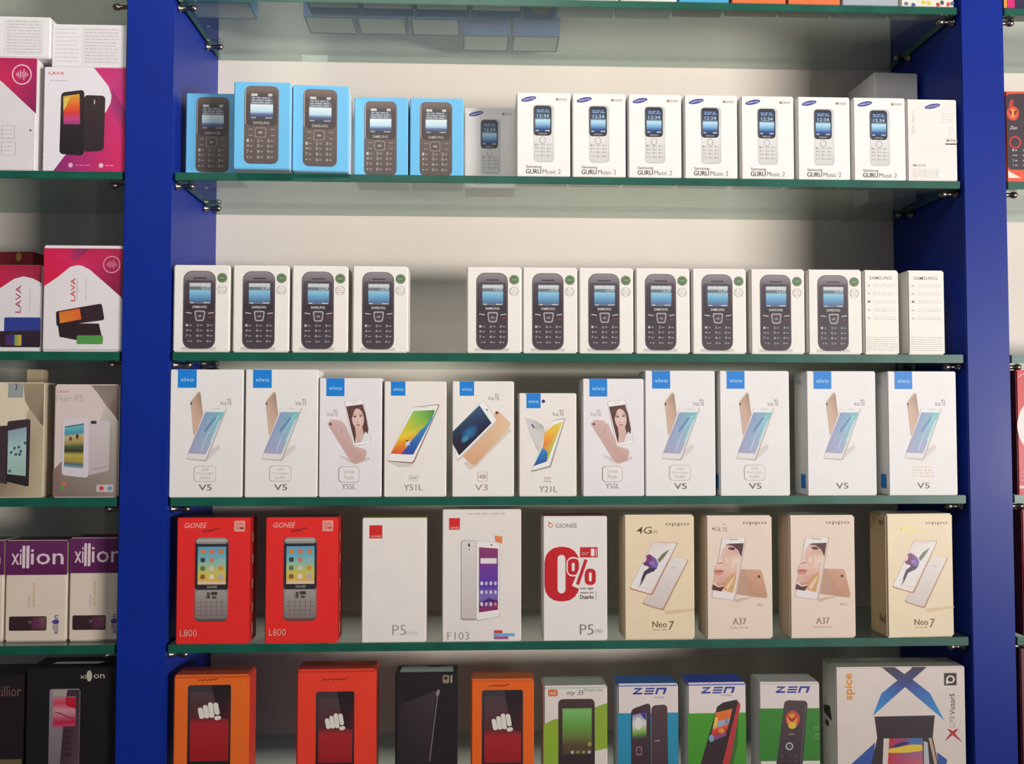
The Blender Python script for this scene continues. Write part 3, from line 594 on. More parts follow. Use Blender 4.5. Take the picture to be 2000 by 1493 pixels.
def a37(mark):
    b = Box(132, 241, .0952, .1735, .050, (246, 224, 206), side={'l': (226, 206, 178), 'r': (222, 198, 176)}, top=(244, 232, 222), bev=.0022)
    oppo(b, 73.5, 12, 121.5, 19)
    if mark: b.part('network_mark').t('4G', 12, 21, 26, 30, (176, 142, 118), .01).t('LTE', 27, 23, 43, 31, (176, 142, 118), .01).t('4G', 34, 15, 41, 19, (190, 180, 110), .01)
    b.part('phone_picture').poly([(56, 164), (104, 156), (120, 162), (92, 160), (60, 170)], (216, 190, 170)).q([(66, 105), (110.5, 106), (122.5, 162), (58, 154)], [(214, 160, 130), (222, 170, 142), (206, 152, 122), (196, 140, 112)], 5).poly([(66, 105), (76, 105), (88, 157), (58, 153.5)], (200, 158, 136)).e(105, 119.5, 3, 2.8, (84, 58, 46)).e(88, 135, .9, 5, (190, 140, 112), -.3)
    b.q([(32, 44), (81, 42), (57, 167), (10.5, 160)], (214, 190, 186), 3).q([(33, 44.5), (78.5, 43), (54, 165), (11.5, 158.5)], [(248, 238, 236), (246, 234, 232)], 3).ln(46, 46.5, 64, 46.5, 1.3, (150, 130, 130))
    # close crop of a woman's face in profile on the pictured screen
    b.part('screen', True).poly([(39, 55), (76, 54), (57, 152), (11.5, 144.5), (20, 100)], (244, 222, 208))
    b.poly([(42, 55), (75, 54), (70, 82), (64, 68), (54, 60)], (84, 44, 46)).poly([(34, 64), (42, 58), (54, 60), (64, 70), (68, 88), (62, 112), (54, 126), (40, 134), (24, 138), (14, 128), (18, 116), (16, 106), (20, 98), (27, 92), (29, 78)], [(240, 200, 186), (232, 190, 176), (222, 178, 164), (226, 170, 150), (250, 222, 206), (240, 190, 166), (220, 160, 134), (204, 140, 116), (206, 144, 122), (232, 190, 172), (232, 190, 172), (236, 190, 176), (244, 204, 190), (246, 212, 200), (240, 196, 184)])
    b.e(51, 64.5, 7, 3, (104, 62, 66), .15).e(53, 65, 2.6, 2.6, (60, 50, 70)).ln(40, 57.5, 58, 58, 1.6, (110, 66, 60)).ln(24, 94, 33, 92, 2, (190, 104, 92)).e(26, 108, 9.5, 2.2, (204, 108, 98)).e(25, 113, 8, 3.4, (226, 146, 138)).ln(17, 110, 34, 110, .7, (150, 60, 60)).e(42, 88, 8, 12, [(246, 216, 198), (235, 190, 172)])
    b.poly([(30, 143), (50, 116), (58, 112), (60, 120), (52, 151)], (222, 170, 110)).poly([(38, 140), (52, 122), (58, 116), (50, 134), (42, 146)], (244, 212, 176)).poly([(11.5, 144.5), (14, 134), (24, 140), (36, 138), (30, 148)], (98, 30, 44)).poly([(60, 94), (66, 92), (64, 104), (58, 110)], (236, 214, 196))
    b.part('generation_mark').t('4G+', 101, 172, 116, 177.5, (222, 208, 200)); b.part('model_name').t('A37', 53, 200, 79, 213, (186, 152, 132), -.008).t('DUAL SIM 4G', 48, 217, 83, 220.5, (206, 180, 160), -.01)
    b.flush(); return b
for x, yt, mk, lb in [(1378.5, 1012.5, 1, 'pinkish beige box with a face on a phone screen, gold lettering at upper left'), (1541, 1013, 0, 'pinkish beige box with a face on a phone screen, glossy glare at its right')]:
    n_ = a37(mk); a, _, _ = dims(x, x+131, yt, 4, .0045, 1252); n_.end(a, .0045, ZT[4], 0, lb, g, 'smartphone box')

# ================================================================ lowest shelf (cut by the bottom of the photo)
def fist(b, x, y, x2, y2, col=(240, 232, 222)):
    w, h = x2-x, y2-y; b.part('fist_logo', label='off-white clenched-fist emblem')
    for k, (u, t, bo) in enumerate(((0, .28, .86), (.21, .14, .84), (.42, 0, .82), (.64, .02, .66))):
        b.q([(x+w*u, y+h*t), (x+w*(u+.2), y+h*(t-.02)), (x+w*(u+.30), y+h*bo), (x+w*(u+.09), y+h*(bo+.02))], col, w*.085)
    b.q([(x+w*.68, y+h*.76), (x+w*.96, y+h*.70), (x+w*1.0, y+h*.90), (x+w*.74, y+h*.99)], col, w*.09)
def window_box(x0, x1, yt, col, side, ph, fs, ry, rend, nt, lb, rz, top, wid=None):
    cx, w_, h_ = dims(x0, x1, yt, 5, .006, 1480); W = x1-x0; H = h_/w_*W
    b = Box(W, H, w_, h_, .046, col, side=side, top=top, bev=.002, lid=.0035)
    b.part('phone_picture').r(ph[0], ph[1], ph[2], H-14, [(0, (66, 56, 62)), (1, (30, 20, 26))], 5)
    b.part('screen', True).r(ph[0]+5, ph[1]+13, ph[2]-4, rend, [(0, (84, 66, 70)), (max(.02, (ry-ph[1]-20)/(rend-ph[1]-13)), (96, 40, 44)), ((ry-ph[1]-6)/(rend-ph[1]-13), (176, 36, 42)), (1, (164, 24, 34))])
    b.poly([((ph[0]*.45+ph[2]*.55), ph[1]+1), (ph[2]-1, ph[1]+1), (ph[2]-1, ry), ((ph[0]*.3+ph[2]*.7), ry-8)], [(34, 26, 30), (30, 24, 28), (84, 28, 34), (60, 30, 36)])
    fist(b, *fs)
    b.part('marker_note', label='dark marker-pen scrawl').pl([(nt[0]+dx*nt[2], nt[1]+dy) for dx, dy in ((0, 3), (.1, 1), (.22, 3), (.34, 0), (.44, 3), (.56, 0), (.62, 3), (.74, 0), (.8, 2), (1, -2))], 1.2, (110, 30, 20))
    b.end(cx, .006, ZT[5], rz, lb, 'fist-logo boxes on the lowest shelf', 'smartphone box')
window_box(338.5, 486, 1319, (248, 112, 34), {'l': (220, 90, 30), 'r': (216, 60, 40)}, (28, 19.5, 112), (47, 54, 94, 90), 89, 168, (48, 8, 38), 'orange box nearest the left upright on the lowest shelf, fist emblem on a dark phone', .8, (214, 90, 60))
window_box(579, 734, 1308, (250, 66, 42), {'l': (230, 60, 40), 'r': (200, 50, 36)}, (38, 43, 113), (55, 86, 96, 120), 120, 181, (50, 18, 50), 'red-orange box, the widest of the three fist-emblem boxes', .6, (206, 60, 44))
window_box(919.5, 1043, 1327, (248, 106, 26), {'l': (230, 90, 30), 'r': (226, 96, 40)}, (21.5, 21, 102), (40, 67, 83, 103), 104, 161, (35, 11, 40), 'narrow orange fist-emblem box between the black box and the green and white box', 0, (226, 120, 70))
cx, w_, h_ = dims(772, 893, 1314.5, 5, .006, 1480)
b = Box(124, 215, w_, h_, .042, (34, 26, 30), side=(40, 30, 34), top=(46, 38, 44), bev=.0015)
b.part('brand_mark').r(94.5, 5, 108, 21, (150, 130, 112), 4).r(97, 8, 105, 14, (60, 48, 50), 3).r(110.5, 5, 114, 20, (170, 160, 158), 1)
b.part('phone_picture').q([(8, 62), (81, 34), (68, 180), (2, 186)], [(50, 38, 46), (66, 52, 62), (44, 32, 38), (34, 26, 30)], 6).ln(85, 40, 69, 170, 1.6, (150, 130, 140)).e(85, 39, 3.4, 7, (150, 136, 140), .3)
b.face('top'); b.part('foil_sticker', label='crumpled pale film on the top').poly([(10, 12), (50, 8), (78, 20), (114, 10), (116, 56), (8, 57)], (196, 216, 210))
b.end(cx, .006, ZT[5], 0, 'black box with a faint dark phone and pale crumpled film on top', None, 'smartphone box')
cx, w_, h_ = dims(1061.5, 1186.5, 1340, 5, .006, 1480)
b = Box(125, 196, w_, h_, .050, (238, 226, 218), side=(226, 214, 206), top=(206, 216, 206), bev=.002, lid=.0035)
b.part('green_wave').poly([(0, 78), (20, 68), (60, 62), (60, 192), (0, 192)], (150, 180, 52)).poly([(96, 46), (124.6, 36), (124.6, 128), (96, 134)], (150, 180, 56))
b.part('brand_mark', label='small orange logo square').r(9, 7, 28, 21, (226, 110, 70), 4).t('mi!', 12, 10, 25, 18, (250, 226, 214), .02)
b.part('marker_note', label='handwritten note in dark marker').t('my 35', 44, 9, 76, 22, (66, 54, 70), -.01, .35)
b.part('green_lettering').t('Presents new', 81, 6, 116, 12, (150, 170, 80), -.005)
b.part('phone_picture').r(29, 27, 100, 187, [(78, 52, 58), (44, 30, 34)], 9)
b.part('screen', True).r(37, 46, 94, 139, [(0, (130, 180, 80)), (.06, (130, 190, 110)), (.35, (106, 166, 70)), (.6, (110, 130, 60)), (.8, (96, 72, 50)), (1, (84, 70, 50))]).e(90, 119, 4, 4.5, (150, 170, 70), 0, 12)
for k in range(4): b.e(56+k*11, 135, 3.2, 3.2, [(206, 200, 180), (130, 150, 60), (140, 170, 60), (196, 180, 200)][k], 0, 10)
b.end(cx, .006, ZT[5], 0, 'white and lime-green box with a dark phone showing a green screen', None, 'smartphone box')
def zen(x0, x1, yt, band, y0, y1, topc, sidec, lb, rz, lx):
    cx, w_, h_ = dims(x0, x1, yt, 5, .006, 1480); W = x1-x0; H = h_/w_*W
    b = Box(W, H, w_, h_, .045, (240, 226, 222), side=sidec, top=topc, bev=.0018, lid=.003)
    b.part('colour_band').r(.4, y0, W-.4, min(y1, H-2), [band, tuple(int(c*.95) for c in band)])
    b.part('brand_name'); x = lx; h = 13; c = (60, 66, 160)
    # slanted three-letter logo
    b.poly([(x+4, 8), (x+21, 8), (x+8, 17), (x+20, 17), (x+18, 20.5), (x, 20.5), (x+2, 17), (x+13, 11), (x+3, 11)], c)
    for k in range(3): b.q([(x+26-k*1.4, 8+k*4.8), (x+44-k*1.4, 8+k*4.8), (x+43-k*1.4, 11+k*4.8), (x+25-k*1.4, 11+k*4.8)], c)
    b.poly([(x+48, 8), (x+67, 8), (x+67, 11), (x+63, 20.5), (x+59, 20.5), (x+62, 11.5), (x+51, 11.5), (x+48, 20.5), (x+44, 20.5)], c)
    return b, cx, H
b, cx, H = zen(1206.5, 1325, 1336, (40, 150, 190), 56, 400, (36, 120, 210), (200, 214, 220), '', 0, 29)
b.t('mobile', 72, 24, 92, 28, (150, 150, 190), -.01)
b.part('phone_picture').q([(66, 42), (97, 40), (98, 190), (66, 190)], [(90, 64, 70), (66, 46, 54)], 8).q([(26, 49), (64, 36), (65, 190), (26, 190)], [(70, 44, 56), (76, 50, 62), (52, 34, 42), (60, 40, 48)], 8).t('zen', 72, 108, 82, 111, (190, 180, 180))
b.part('screen', True).q([(28.5, 60), (55.5, 54), (56, 104), (28.5, 106)], [(0, (150, 150, 180)), (.4, (226, 226, 226)), (.7, (150, 190, 90)), (.9, (70, 110, 60)), (1, (70, 60, 60))]).poly([(44, 56), (55, 54), (55, 70), (50, 66)], (70, 60, 150)).e(40, 76, 7, 12, (236, 230, 226))
b.part('keypad', True).r(35, 120, 47, 137, (150, 110, 120), 3).r(37, 122.5, 45, 134.5, (76, 46, 56), 2)
b.end(cx, .006, ZT[5], 0, 'white and blue box with two dark phones back to back, bright blue top', 'blue-lettered white boxes on the lowest shelf', 'phone box')
b, cx, H = zen(1343, 1457.5, 1334, (74, 160, 38), 58, 158, (20, 80, 214), {'l': (214, 210, 206), 'r': (220, 216, 210)}, '', 0, 26)
b.t('mobile', 66, 22, 88, 26, (150, 150, 190), -.01)
b.part('phone_picture').poly([(100, 60), (97, 120), (88, 158), (64, 158)], (52, 110, 34)).q([(97, 34), (104, 42), (74, 192), (58, 192)], (196, 50, 54), 3).poly([(58, 46), (70, 38), (97, 33), (98, 40), (58, 190), (14, 190)], [(44, 34, 40), (50, 38, 44), (40, 30, 34), (40, 28, 32), (52, 28, 34), (60, 26, 34)])
b.part('screen', True).q([(55, 57), (88, 50), (74, 102), (43, 113)], [(0, (240, 120, 40)), (.3, (236, 110, 40)), (.45, (200, 190, 190)), (.6, (230, 90, 40)), (.8, (190, 50, 60)), (1, (90, 90, 150))]).e(64, 78, 6, 6, (150, 180, 216)).e(76, 74, 4, 6, (120, 150, 190)).e(46, 106, 5, 7, (130, 170, 200)).e(66, 92, 6, 5, (240, 150, 50)).poly([(53, 66), (60, 66), (56, 84), (50, 88)], (246, 200, 80))
b.end(cx, .006, ZT[5], 1, 'white and green box with a slanting red-edged phone, deep blue top', 'blue-lettered white boxes on the lowest shelf', 'phone box')
b, cx, H = zen(1483, 1601, 1333, (62, 142, 48), 50, 150, (226, 226, 220), {'l': (206, 206, 206), 'r': (230, 226, 220)}, '', 0, 32)
b.part('phone_picture').q([(50, 34), (95, 36), (80, 190), (28, 190)], [(92, 72, 76), (84, 64, 70), (60, 44, 54), (52, 36, 44)], 8).ln(90, 44, 78, 170, 1.4, (110, 100, 110)).t('zen', 57, 97, 68, 101, (170, 150, 150), .02)
b.part('screen', True, label='orange and yellow screen picture').e(65, 70, 14, 16, (214, 84, 60)).e(64, 72, 10, 12, (240, 160, 60)).e(64, 83, 8, 6, (236, 200, 60)).poly([(54, 62), (64, 70), (74, 60), (70, 72), (64, 76), (58, 72)], (190, 50, 44))
b.part('keypad', True).ring(58, 122, 7.5, 5, (200, 200, 206)).e(58, 122, 3, 3, (90, 84, 110)); keys(b, (44, 58, 70), (140, 150, 160), (120, 104, 110), 5, 3)
b.part('band_print').ring(112, 103, 5, 4, (150, 190, 130)).rows(104, 84, 117, 92, 2, (130, 176, 110), 1.2, 2)
b.end(cx, .006, ZT[5], -1, 'white and green box with a dark-grey straight phone, white top', 'blue-lettered white boxes on the lowest shelf', 'phone box')
cx, w_, h_ = dims(1633, 1886, 1303, 5, .006, 1480)
b = Box(254, 236, w_, h_, .052, (238, 222, 214), side={'l': (214, 216, 204), 'r': (200, 200, 190)}, top=(206, 206, 192), bev=.0015)
b.part('brand_name').t('spice', 17, 13, 37, 70, (240, 150, 24), .12, 0, True)
b.part('cross_emblem', label='large dark-to-blue X emblem').poly([(91, 1), (116, 1), (151, 28), (184, 57), (212, 116), (135, 43), (121, 29)], [(66, 48, 66), (66, 48, 66), (60, 66, 130), (50, 120, 196), (40, 160, 220), (64, 70, 160), (60, 60, 110)]).poly([(152, 1), (179, 1), (149, 29), (136, 43), (72, 104), (89, 57), (121, 29)], [(70, 50, 64), (70, 50, 64), (60, 64, 120), (60, 66, 150), (40, 156, 224), (46, 126, 204), (62, 66, 130)])
b.poly([(30, 205), (75, 162), (68, 232), (20, 232)], (50, 84, 170)).poly([(196, 184), (216, 200), (210, 232), (200, 232)], (50, 84, 170))
b.part('open_box_picture').poly([(80, 150), (188, 150), (202, 232), (62, 232)], (50, 30, 38)).poly([(92, 153), (104, 153), (99, 232), (88, 232)], (230, 214, 206)).q([(103, 153), (168, 153), (168, 230), (98, 230)], [(190, 30, 50), (90, 110, 180), (240, 100, 60), (226, 40, 40)])
b.poly([(100, 176), (150, 166), (168, 168), (168, 180), (140, 184), (102, 184)], (240, 206, 60)).poly([(104, 172), (128, 160), (150, 162), (120, 172)], (50, 40, 110)).e(152, 160, 12, 7, (70, 120, 190)).poly([(170, 160), (178, 162), (182, 230), (170, 230)], (196, 196, 200)).poly([(180, 153), (186, 153), (200, 230), (194, 230)], (206, 170, 150))
b.poly([(75, 106), (193, 105), (188, 152), (80, 152)], [(52, 30, 46), (52, 30, 46), (44, 24, 32), (44, 24, 32)])
b.part('round_emblem', label='black square with a white ring emblem').r(213, 14.5, 237, 41, (44, 36, 34)).ring(225, 28, 8.6, 5.2, (236, 226, 216)).r(216, 30, 220, 38, (236, 226, 216)).e(225, 27, 2.6, 3.6, (44, 36, 34))
b.part('model_name').t('Victor5', 223, 59, 233, 104, (104, 92, 92), .01, 0, True).t('LIFE', 223, 107, 232, 131, (206, 194, 188), 0, 0, True)
b.part('red_cross_mark').poly([(217, 134), (224, 136), (232, 144), (246, 163), (229, 149)], (206, 40, 56)).poly([(239, 134), (231, 137), (222, 146), (212, 161), (224, 150), (232, 144)], (206, 40, 56))
b.face('left'); b.part('side_print').poly([(8, 100), (40, 92), (46, 110), (50, 122), (10, 116)], (50, 50, 46)).r(16, 128, 34, 140, (40, 40, 40), 4)
b.end(cx, .006, ZT[5], 0, 'large square white box with a big blue X emblem, beside the right upright', None, 'tablet box')

# ================================================================ top shelf: only the undersides show through the glass
def und(x0, x1, xb, yb, dep, front, bottom, lb, s=.0045, inset=None, h=.12, kind=None, side=None, mb=.004):
    a = at(x0, 8, s).x; c = at(x1, 8, s).x
    W = (x1-x0); w_ = c-a; b = Box(W, h/w_*W, w_, h, dep, front, side=side or front, top=front, bottom=bottom)
    if inset:
        b.face('bottom'); b.part('bottom_label').r(4, 5, W-4, (dep-mb)/w_*W-2, inset)
    if kind:
        kind(b, W, h/w_*W)
    b.end((a+c)/2, s, ZT[0], 0, lb, 'boxes on the uppermost shelf', 'phone box')
CY = (70, 160, 225)
und(360, 486, 0, 0, .06, CY, (90, 160, 205), 'blue box at the left end of the uppermost shelf, seen from below', .030, (196, 206, 204))
for k, (x0, x1) in enumerate(((592, 697), (700, 805), (808, 916), (919, 1022))):
    und(x0, x1, 0, 0, .064, (76, 140, 225), (84, 130, 190), f'underside of a blue box on the uppermost shelf, {ORD[k]} right of the gap', .0045, (200, 206, 206), mb=.024)
for k, (x0, x1) in enumerate(((592, 690), (695, 792), (800, 898), (903, 996), (1001, 1094))):
    und(x0, x1, 0, 0, .064, (76, 140, 225), (84, 130, 190), f'underside of a rear blue box on the uppermost shelf, {ORD[k]} from the left', .075+.058*(k > 2), (196, 206, 204), .115)
def rnd(b, W, H):
    b.face('bottom'); b.part('phone_picture').r(12, 6, W-10, 66, (120, 124, 130), 14)
und(1026, 1090, 0, 0, .07, (76, 140, 225), (84, 130, 190), 'blue box on the uppermost shelf with a rounded grey print underneath', .0045, None, .12, rnd)
def fp(col, sd):
    def f(b, W, H):
        b.part('front_print').rows(8, H-9, W-10, H-2, 1, col, 3, sd)
    return f
und(1094, 1208, 0, 0, .058, (240, 238, 236), (226, 230, 228), 'white box with grey lettering along its foot, left of the two white ones up top', .0045, None, .12, fp((150, 150, 150), 3))
und(1212, 1322, 0, 0, .058, (240, 238, 236), (226, 230, 228), 'white box with grey lettering along its foot, next to the cyan box up top', .0045, None, .12, fp((150, 150, 150), 5))
und(1326, 1424, 0, 0, .05, (70, 176, 224), (200, 190, 190), 'cyan box on the uppermost shelf, only its lower edge in view', .0045)
und(1429, 1535, 0, 0, .045, (236, 120, 64), (216, 190, 180), 'orange box next to the cyan box on the uppermost shelf', .0045, None, .12, None, (170, 60, 50))
und(1539, 1641, 0, 0, .045, (236, 120, 64), (206, 190, 184), 'orange box next to the grey box on the uppermost shelf', .0045, None, .12, None, (180, 56, 44))
und(1645, 1755, 0, 0, .045, (176, 182, 192), (196, 204, 206), 'grey box on the uppermost shelf, only its lower edge in view', .0045)
def party(b, W, H):
    b.part('front_print')
    for k, (x, y, c) in enumerate(((10, 6, (120, 120, 160)), (24, 4, (90, 90, 150)), (44, 9, (230, 200, 60)), (54, 8, (226, 206, 80)), (72, 5, (200, 60, 60)), (80, 9, (80, 80, 90)), (92, 6, (220, 80, 60)), (100, 8, (90, 100, 160)))):
        b.e(x, H-y, 4.5, 3.6, c, .3*k, 9)
und(1760, 1863, 0, 0, .045, (236, 232, 220), (200, 200, 196), 'white box sprinkled with small coloured motifs at the right end of the uppermost shelf', .0045, None, .12, party)

# ================================================================ left bay
def wave_icon(b, cx, cy, r, col=(246, 200, 216)):
    b.part('wave_icon').ring(cx, cy, r, r*.88, col)
    for k, hh in enumerate((.25, .45, .7, .45, .9, .45, .25)): b.r(cx-r*.55+k*r*.18, cy-r*hh*.6, cx-r*.55+k*r*.18+r*.08, cy+r*hh*.6, col)
g = 'white and magenta smartphone boxes in the left bay'
# second shelf
xr = XL0-.0015
wB = xr-at(84, 230, .006).x; hB = at(160, 131, .006).z-ZT[1]
b = Box(160, 198, wB, hB, .045, (244, 238, 244), side=(240, 234, 238), bev=.0015)
b.part('magenta_wave').poly([(97, 1), (159.5, 1), (159.5, 197), (22, 197), (42, 170), (90, 120), (122, 84), (130, 68), (132, 54), (126, 36)], [(214, 50, 120), (196, 50, 116), (226, 40, 104), (140, 40, 120), (170, 40, 120), (206, 40, 110), (210, 50, 110), (200, 50, 130), (206, 60, 130), (214, 60, 130)])
b.poly([(133, 40), (159.5, 84), (159.5, 128), (130, 76)], [(170, 50, 110), (130, 40, 110), (200, 40, 104), (190, 56, 120)])
b.part('brand_name').t('LAVA', 10, 9.5, 40, 15.5, (226, 60, 90), .02).rows(12, 24, 52, 29, 1, (200, 190, 196), 1.6, 3)
b.part('phone_picture').q([(79, 53), (120, 54), (118.5, 158), (78, 161)], [(62, 46, 48), (50, 36, 40)], 7).e(99, 66, 1.2, 5, (200, 190, 190)).q([(34.5, 49), (79, 43), (80, 168), (33, 165)], [(52, 40, 44), (34, 24, 28)], 7)
b.part('screen', True).q([(38, 56), (70, 51), (72, 109), (40, 109)], [(0, (226, 170, 60)), (.35, (236, 110, 40)), (.6, (230, 60, 50)), (.85, (196, 70, 140)), (1, (150, 60, 120))], 2).poly([(39, 60), (52, 56), (44, 76), (39, 84)], (226, 206, 90))
b.part('feature_print').e(55, 186, 4.5, 4.5, (236, 180, 210)).rows(64, 183, 92, 189, 1, (226, 130, 180), 1.6, 3).e(114, 186, 4.5, 4.5, (244, 200, 216)).rows(122, 183, 142, 189, 1, (240, 150, 180), 1.6, 4)
b.end(xr-wB/2, .006, ZT[1], 0, 'white and magenta box with two black phones, beside the left upright', g, 'smartphone box')
xm = at(83.5, 230, .006).x
wA = wB; hA = at(60, 113, .004).z-ZT[1]; xa1 = at(70, 230, .004).x
b = Box(160, 209, wA, hA, .045, (232, 224, 228), side=(250, 244, 244), bev=.0015)
b.part('magenta_wave').poly([(30, 0.5), (159.5, .5), (159.5, 103), (92, 44), (60, 30)], [(206, 30, 90), (186, 30, 96), (136, 30, 90), (214, 40, 90), (206, 40, 90)])
wave_icon(b, 131, 31, 19)
b.part('side_print').frame(96, 126, 120, 150, .8, (196, 188, 190)).frame(96, 156, 122, 180, .8, (200, 190, 192)).rows(92, 130, 118, 176, 6, (206, 198, 200), 1.2, 3).e(150, 134, 1.6, 2, (80, 66, 66)).rows(20, 130, 80, 176, 6, (206, 198, 200), 1.2, 8)
b.face('right'); b.part('brand_name').t('LAVA', 24, 150, 34, 190, (226, 120, 130), 0, 0, True)
b.end(xa1-wA/2, .004, ZT[1], 1.0, 'white and magenta box with a round wave icon at the left edge of the photo', g, 'smartphone box')
def lying(x0, x1, yt, base, s, lb, rz, wpx):
    a = at(x0, 80, s).x if x0 is not None else None; c = at(x1, 80, s).x if x1 else xr
    h = at((x0 or 0)+40, yt, s).z-base; w_ = c-a; W = wpx
    b = Box(W, h/w_*W, w_, h, .150, (246, 242, 244), side=(240, 238, 240), bev=.0015); H = h/w_*W
    b.part('fine_print').r(W*.40, 6, W-14, H-6, (236, 231, 233))
    b.rows(6, 6, W*.36, H-8, 9, (214, 208, 211), 1.3, 3).rows(W*.44, 7, W-18, H-8, 11, (198, 192, 196), 1.5, 5)
    b.end((a+c)/2, s, base, rz, lb, 'white fine-print boxes lying on the magenta boxes', 'smartphone box')
lying(-52, 98, 31, ZT[1]+hA, .004, 'white fine-print box lying on top of the leftmost magenta box', .8, 150)
lying(101, None, 47, ZT[1]+hB, .008, 'white fine-print box lying on the magenta box beside the left upright', 0, 144)
# third shelf
w2 = xr-at(84, 580, .005).x; h2 = at(160, 479.5, .005).z-ZT[2]
b = Box(155, 207, w2, h2, .045, (238, 230, 232), side=(228, 220, 222), top=(240, 236, 238), bev=.0015)
b.part('magenta_wave').poly([(.4, 6), (154.5, 6), (154.5, 102), (122, 74), (90, 47), (76, 40), (66, 38.6), (52, 42), (28, 62), (.4, 81)], [(214, 24, 78), (176, 30, 76), (120, 20, 56), (156, 30, 80), (206, 36, 92), (214, 40, 96), (220, 40, 96), (216, 30, 84), (222, 26, 78), (224, 24, 74)])
b.poly([(58, 7), (88, 7), (62, 34), (50, 24)], [(150, 50, 110), (110, 40, 90), (190, 50, 110), (200, 40, 96)])
wave_icon(b, 133, 37, 17, (226, 150, 176))
b.part('brand_name').t('LAVA', 54, 64, 63, 109, (222, 60, 74), .02, 0, True).ln(67, 66, 67, 106, .8, (200, 190, 192)).ln(84, 62, 84, 108, .7, (206, 198, 200))
b.part('phone_picture').poly([(30, 152), (110, 152), (116, 176), (66, 184), (34, 178)], (46, 26, 34)).q([(26, 129), (115, 113), (121, 145), (28, 158)], [(48, 28, 38), (56, 34, 44), (56, 34, 44), (40, 22, 32)], 4)
b.part('screen', True).q([(32, 130), (72, 123), (76, 144), (34, 152)], [(216, 120, 50), (236, 100, 40), (230, 96, 50), (226, 140, 50)])
b.part('green_battery_picture').r(67.5, 175, 118.5, 192, (84, 156, 74), 3).ln(2, 203, 153, 203, 1.5, (190, 184, 182))
b.end(xr-w2/2, .005, ZT[2], 0, 'white and crimson box with a green battery picture, beside the left upright', g, 'smartphone box')
xc = at(81, 600, .01).x; h3 = at(40, 518, .01).z-ZT[2]; w3 = h3/169*127
b = Box(127, 169, w3, h3, .045, (232, 226, 230), side=(222, 214, 218), bev=.0015)
b.part('magenta_wave').poly([(.4, .5), (126.5, .5), (126.5, 35), (110, 26), (92, 22), (74, 27), (45, 47), (20, 64), (.4, 78)], [(206, 20, 60), (150, 26, 50), (120, 20, 40), (166, 30, 60), (176, 40, 80), (190, 40, 80), (206, 24, 60), (210, 24, 60), (210, 24, 60)])
b.part('brand_name').t('LAVA', 77.5, 40, 88, 93, (176, 50, 86), .01, 0, True).ln(105, 44, 105, 92, .8, (190, 182, 186))
b.part('phone_picture').r(57, 102, 126, 130, (46, 62, 150), 3).q([(47, 129), (126, 127), (126, 160), (50, 160)], [(54, 30, 46), (40, 28, 36)], 3)
b.part('screen', True).r(60, 136, 92, 156, [(70, 40, 110), (40, 50, 150), (60, 60, 150), (90, 40, 80)]).r(77, 136, 90, 157, [(90, 160, 90), (220, 180, 60), (220, 190, 60), (110, 150, 90)])
b.end(xc-w3/2, .01, ZT[2], 0, 'smaller white and crimson box with a blue phone, at the left edge of the photo', g, 'smartphone box')
b = Box(110, 200, .080, at(40, 492, .085).z-ZT[2], .06, (130, 26, 36), top=(100, 20, 30)); b.part('gold_mark').e(80, 10, 6, 9, (170, 130, 60))
b.end(at(40, 500, .085).x-.02, .085, ZT[2], -4, 'dark red box showing above the small crimson box at the left edge', None, 'smartphone box')
# fourth shelf
w4 = xr-.002-at(104, 860, .006).x; h4 = at(165, 751, .006).z-ZT[3]
b = Box(128, 220, w4, h4, .040, (226, 208, 202), side=(232, 220, 212), bev=.0022)
b.part('brown_wave').poly([(72, 2), (127, 2), (127, 72), (112, 52), (101, 40), (86, 18)], [(150, 132, 122), (130, 112, 104), (96, 76, 72), (120, 100, 92), (150, 134, 126), (150, 136, 126)]).poly([(101, 40), (112, 52), (127, 72), (127, 218), (.8, 218), (.8, 167), (17, 150), (60, 140), (88, 80)], [(206, 196, 190), (170, 164, 156), (176, 170, 160), (150, 136, 126), (128, 104, 96), (140, 110, 100), (150, 130, 122), (170, 150, 144), (206, 190, 184)])
b.part('brand_name').t('LAVA', 6, 12, 29, 16.5, (222, 90, 90), .02).part('model_name').t('Flair P5', 5, 21, 57, 34, (186, 168, 164), -.015)
b.part('phone_picture').q([(69, 75), (110, 70), (110, 168), (69, 177)], [(214, 202, 202), (196, 182, 184)], 5).ln(74, 166, 106, 160, 2, (170, 158, 160)).r(73, 71, 84, 77, (66, 54, 58), 1).q([(17.5, 67), (69, 64), (70, 182), (18, 176)], [(226, 214, 220), (222, 212, 222)], 6)
b.part('screen', True).q([(22, 82), (59.5, 76), (59.5, 164), (22, 160)], [(0, (50, 60, 66)), (.05, (110, 190, 200)), (.2, (80, 150, 180)), (.27, (196, 186, 130)), (.42, (170, 150, 90)), (.5, (80, 100, 64)), (.62, (60, 56, 40)), (.7, (190, 176, 90)), (.85, (176, 150, 60)), (.92, (70, 110, 120)), (1, (150, 170, 190))]).e(34, 106, 3, 4, (130, 60, 30)).e(47, 102, 3, 5, (70, 50, 40)).e(52, 104, 5, 2, (220, 140, 60))
b.part('pin_logo').e(22, 194, 5, 4, (222, 110, 70)).poly([(18, 196), (22, 196), (21, 208), (19, 206)], (90, 170, 80))
b.part('sticker').r(86, 195, 119, 209, (206, 196, 194), 2).e(96, 202, 4.6, 4.6, (222, 70, 80)).r(108, 198, 117, 206, (110, 150, 200), 3)
b.end(xr-.002-w4/2, .006, ZT[3], 0, 'grey-brown and white box with a white phone, beside the left upright', None, 'smartphone box')
xd = at(84, 860, .006).x; h5 = at(40, 747, .006).z-ZT[3]; w5 = h5/224*130
b = Box(130, 224, w5, h5, .045, (226, 212, 186), side=(200, 182, 156), bev=.0022)
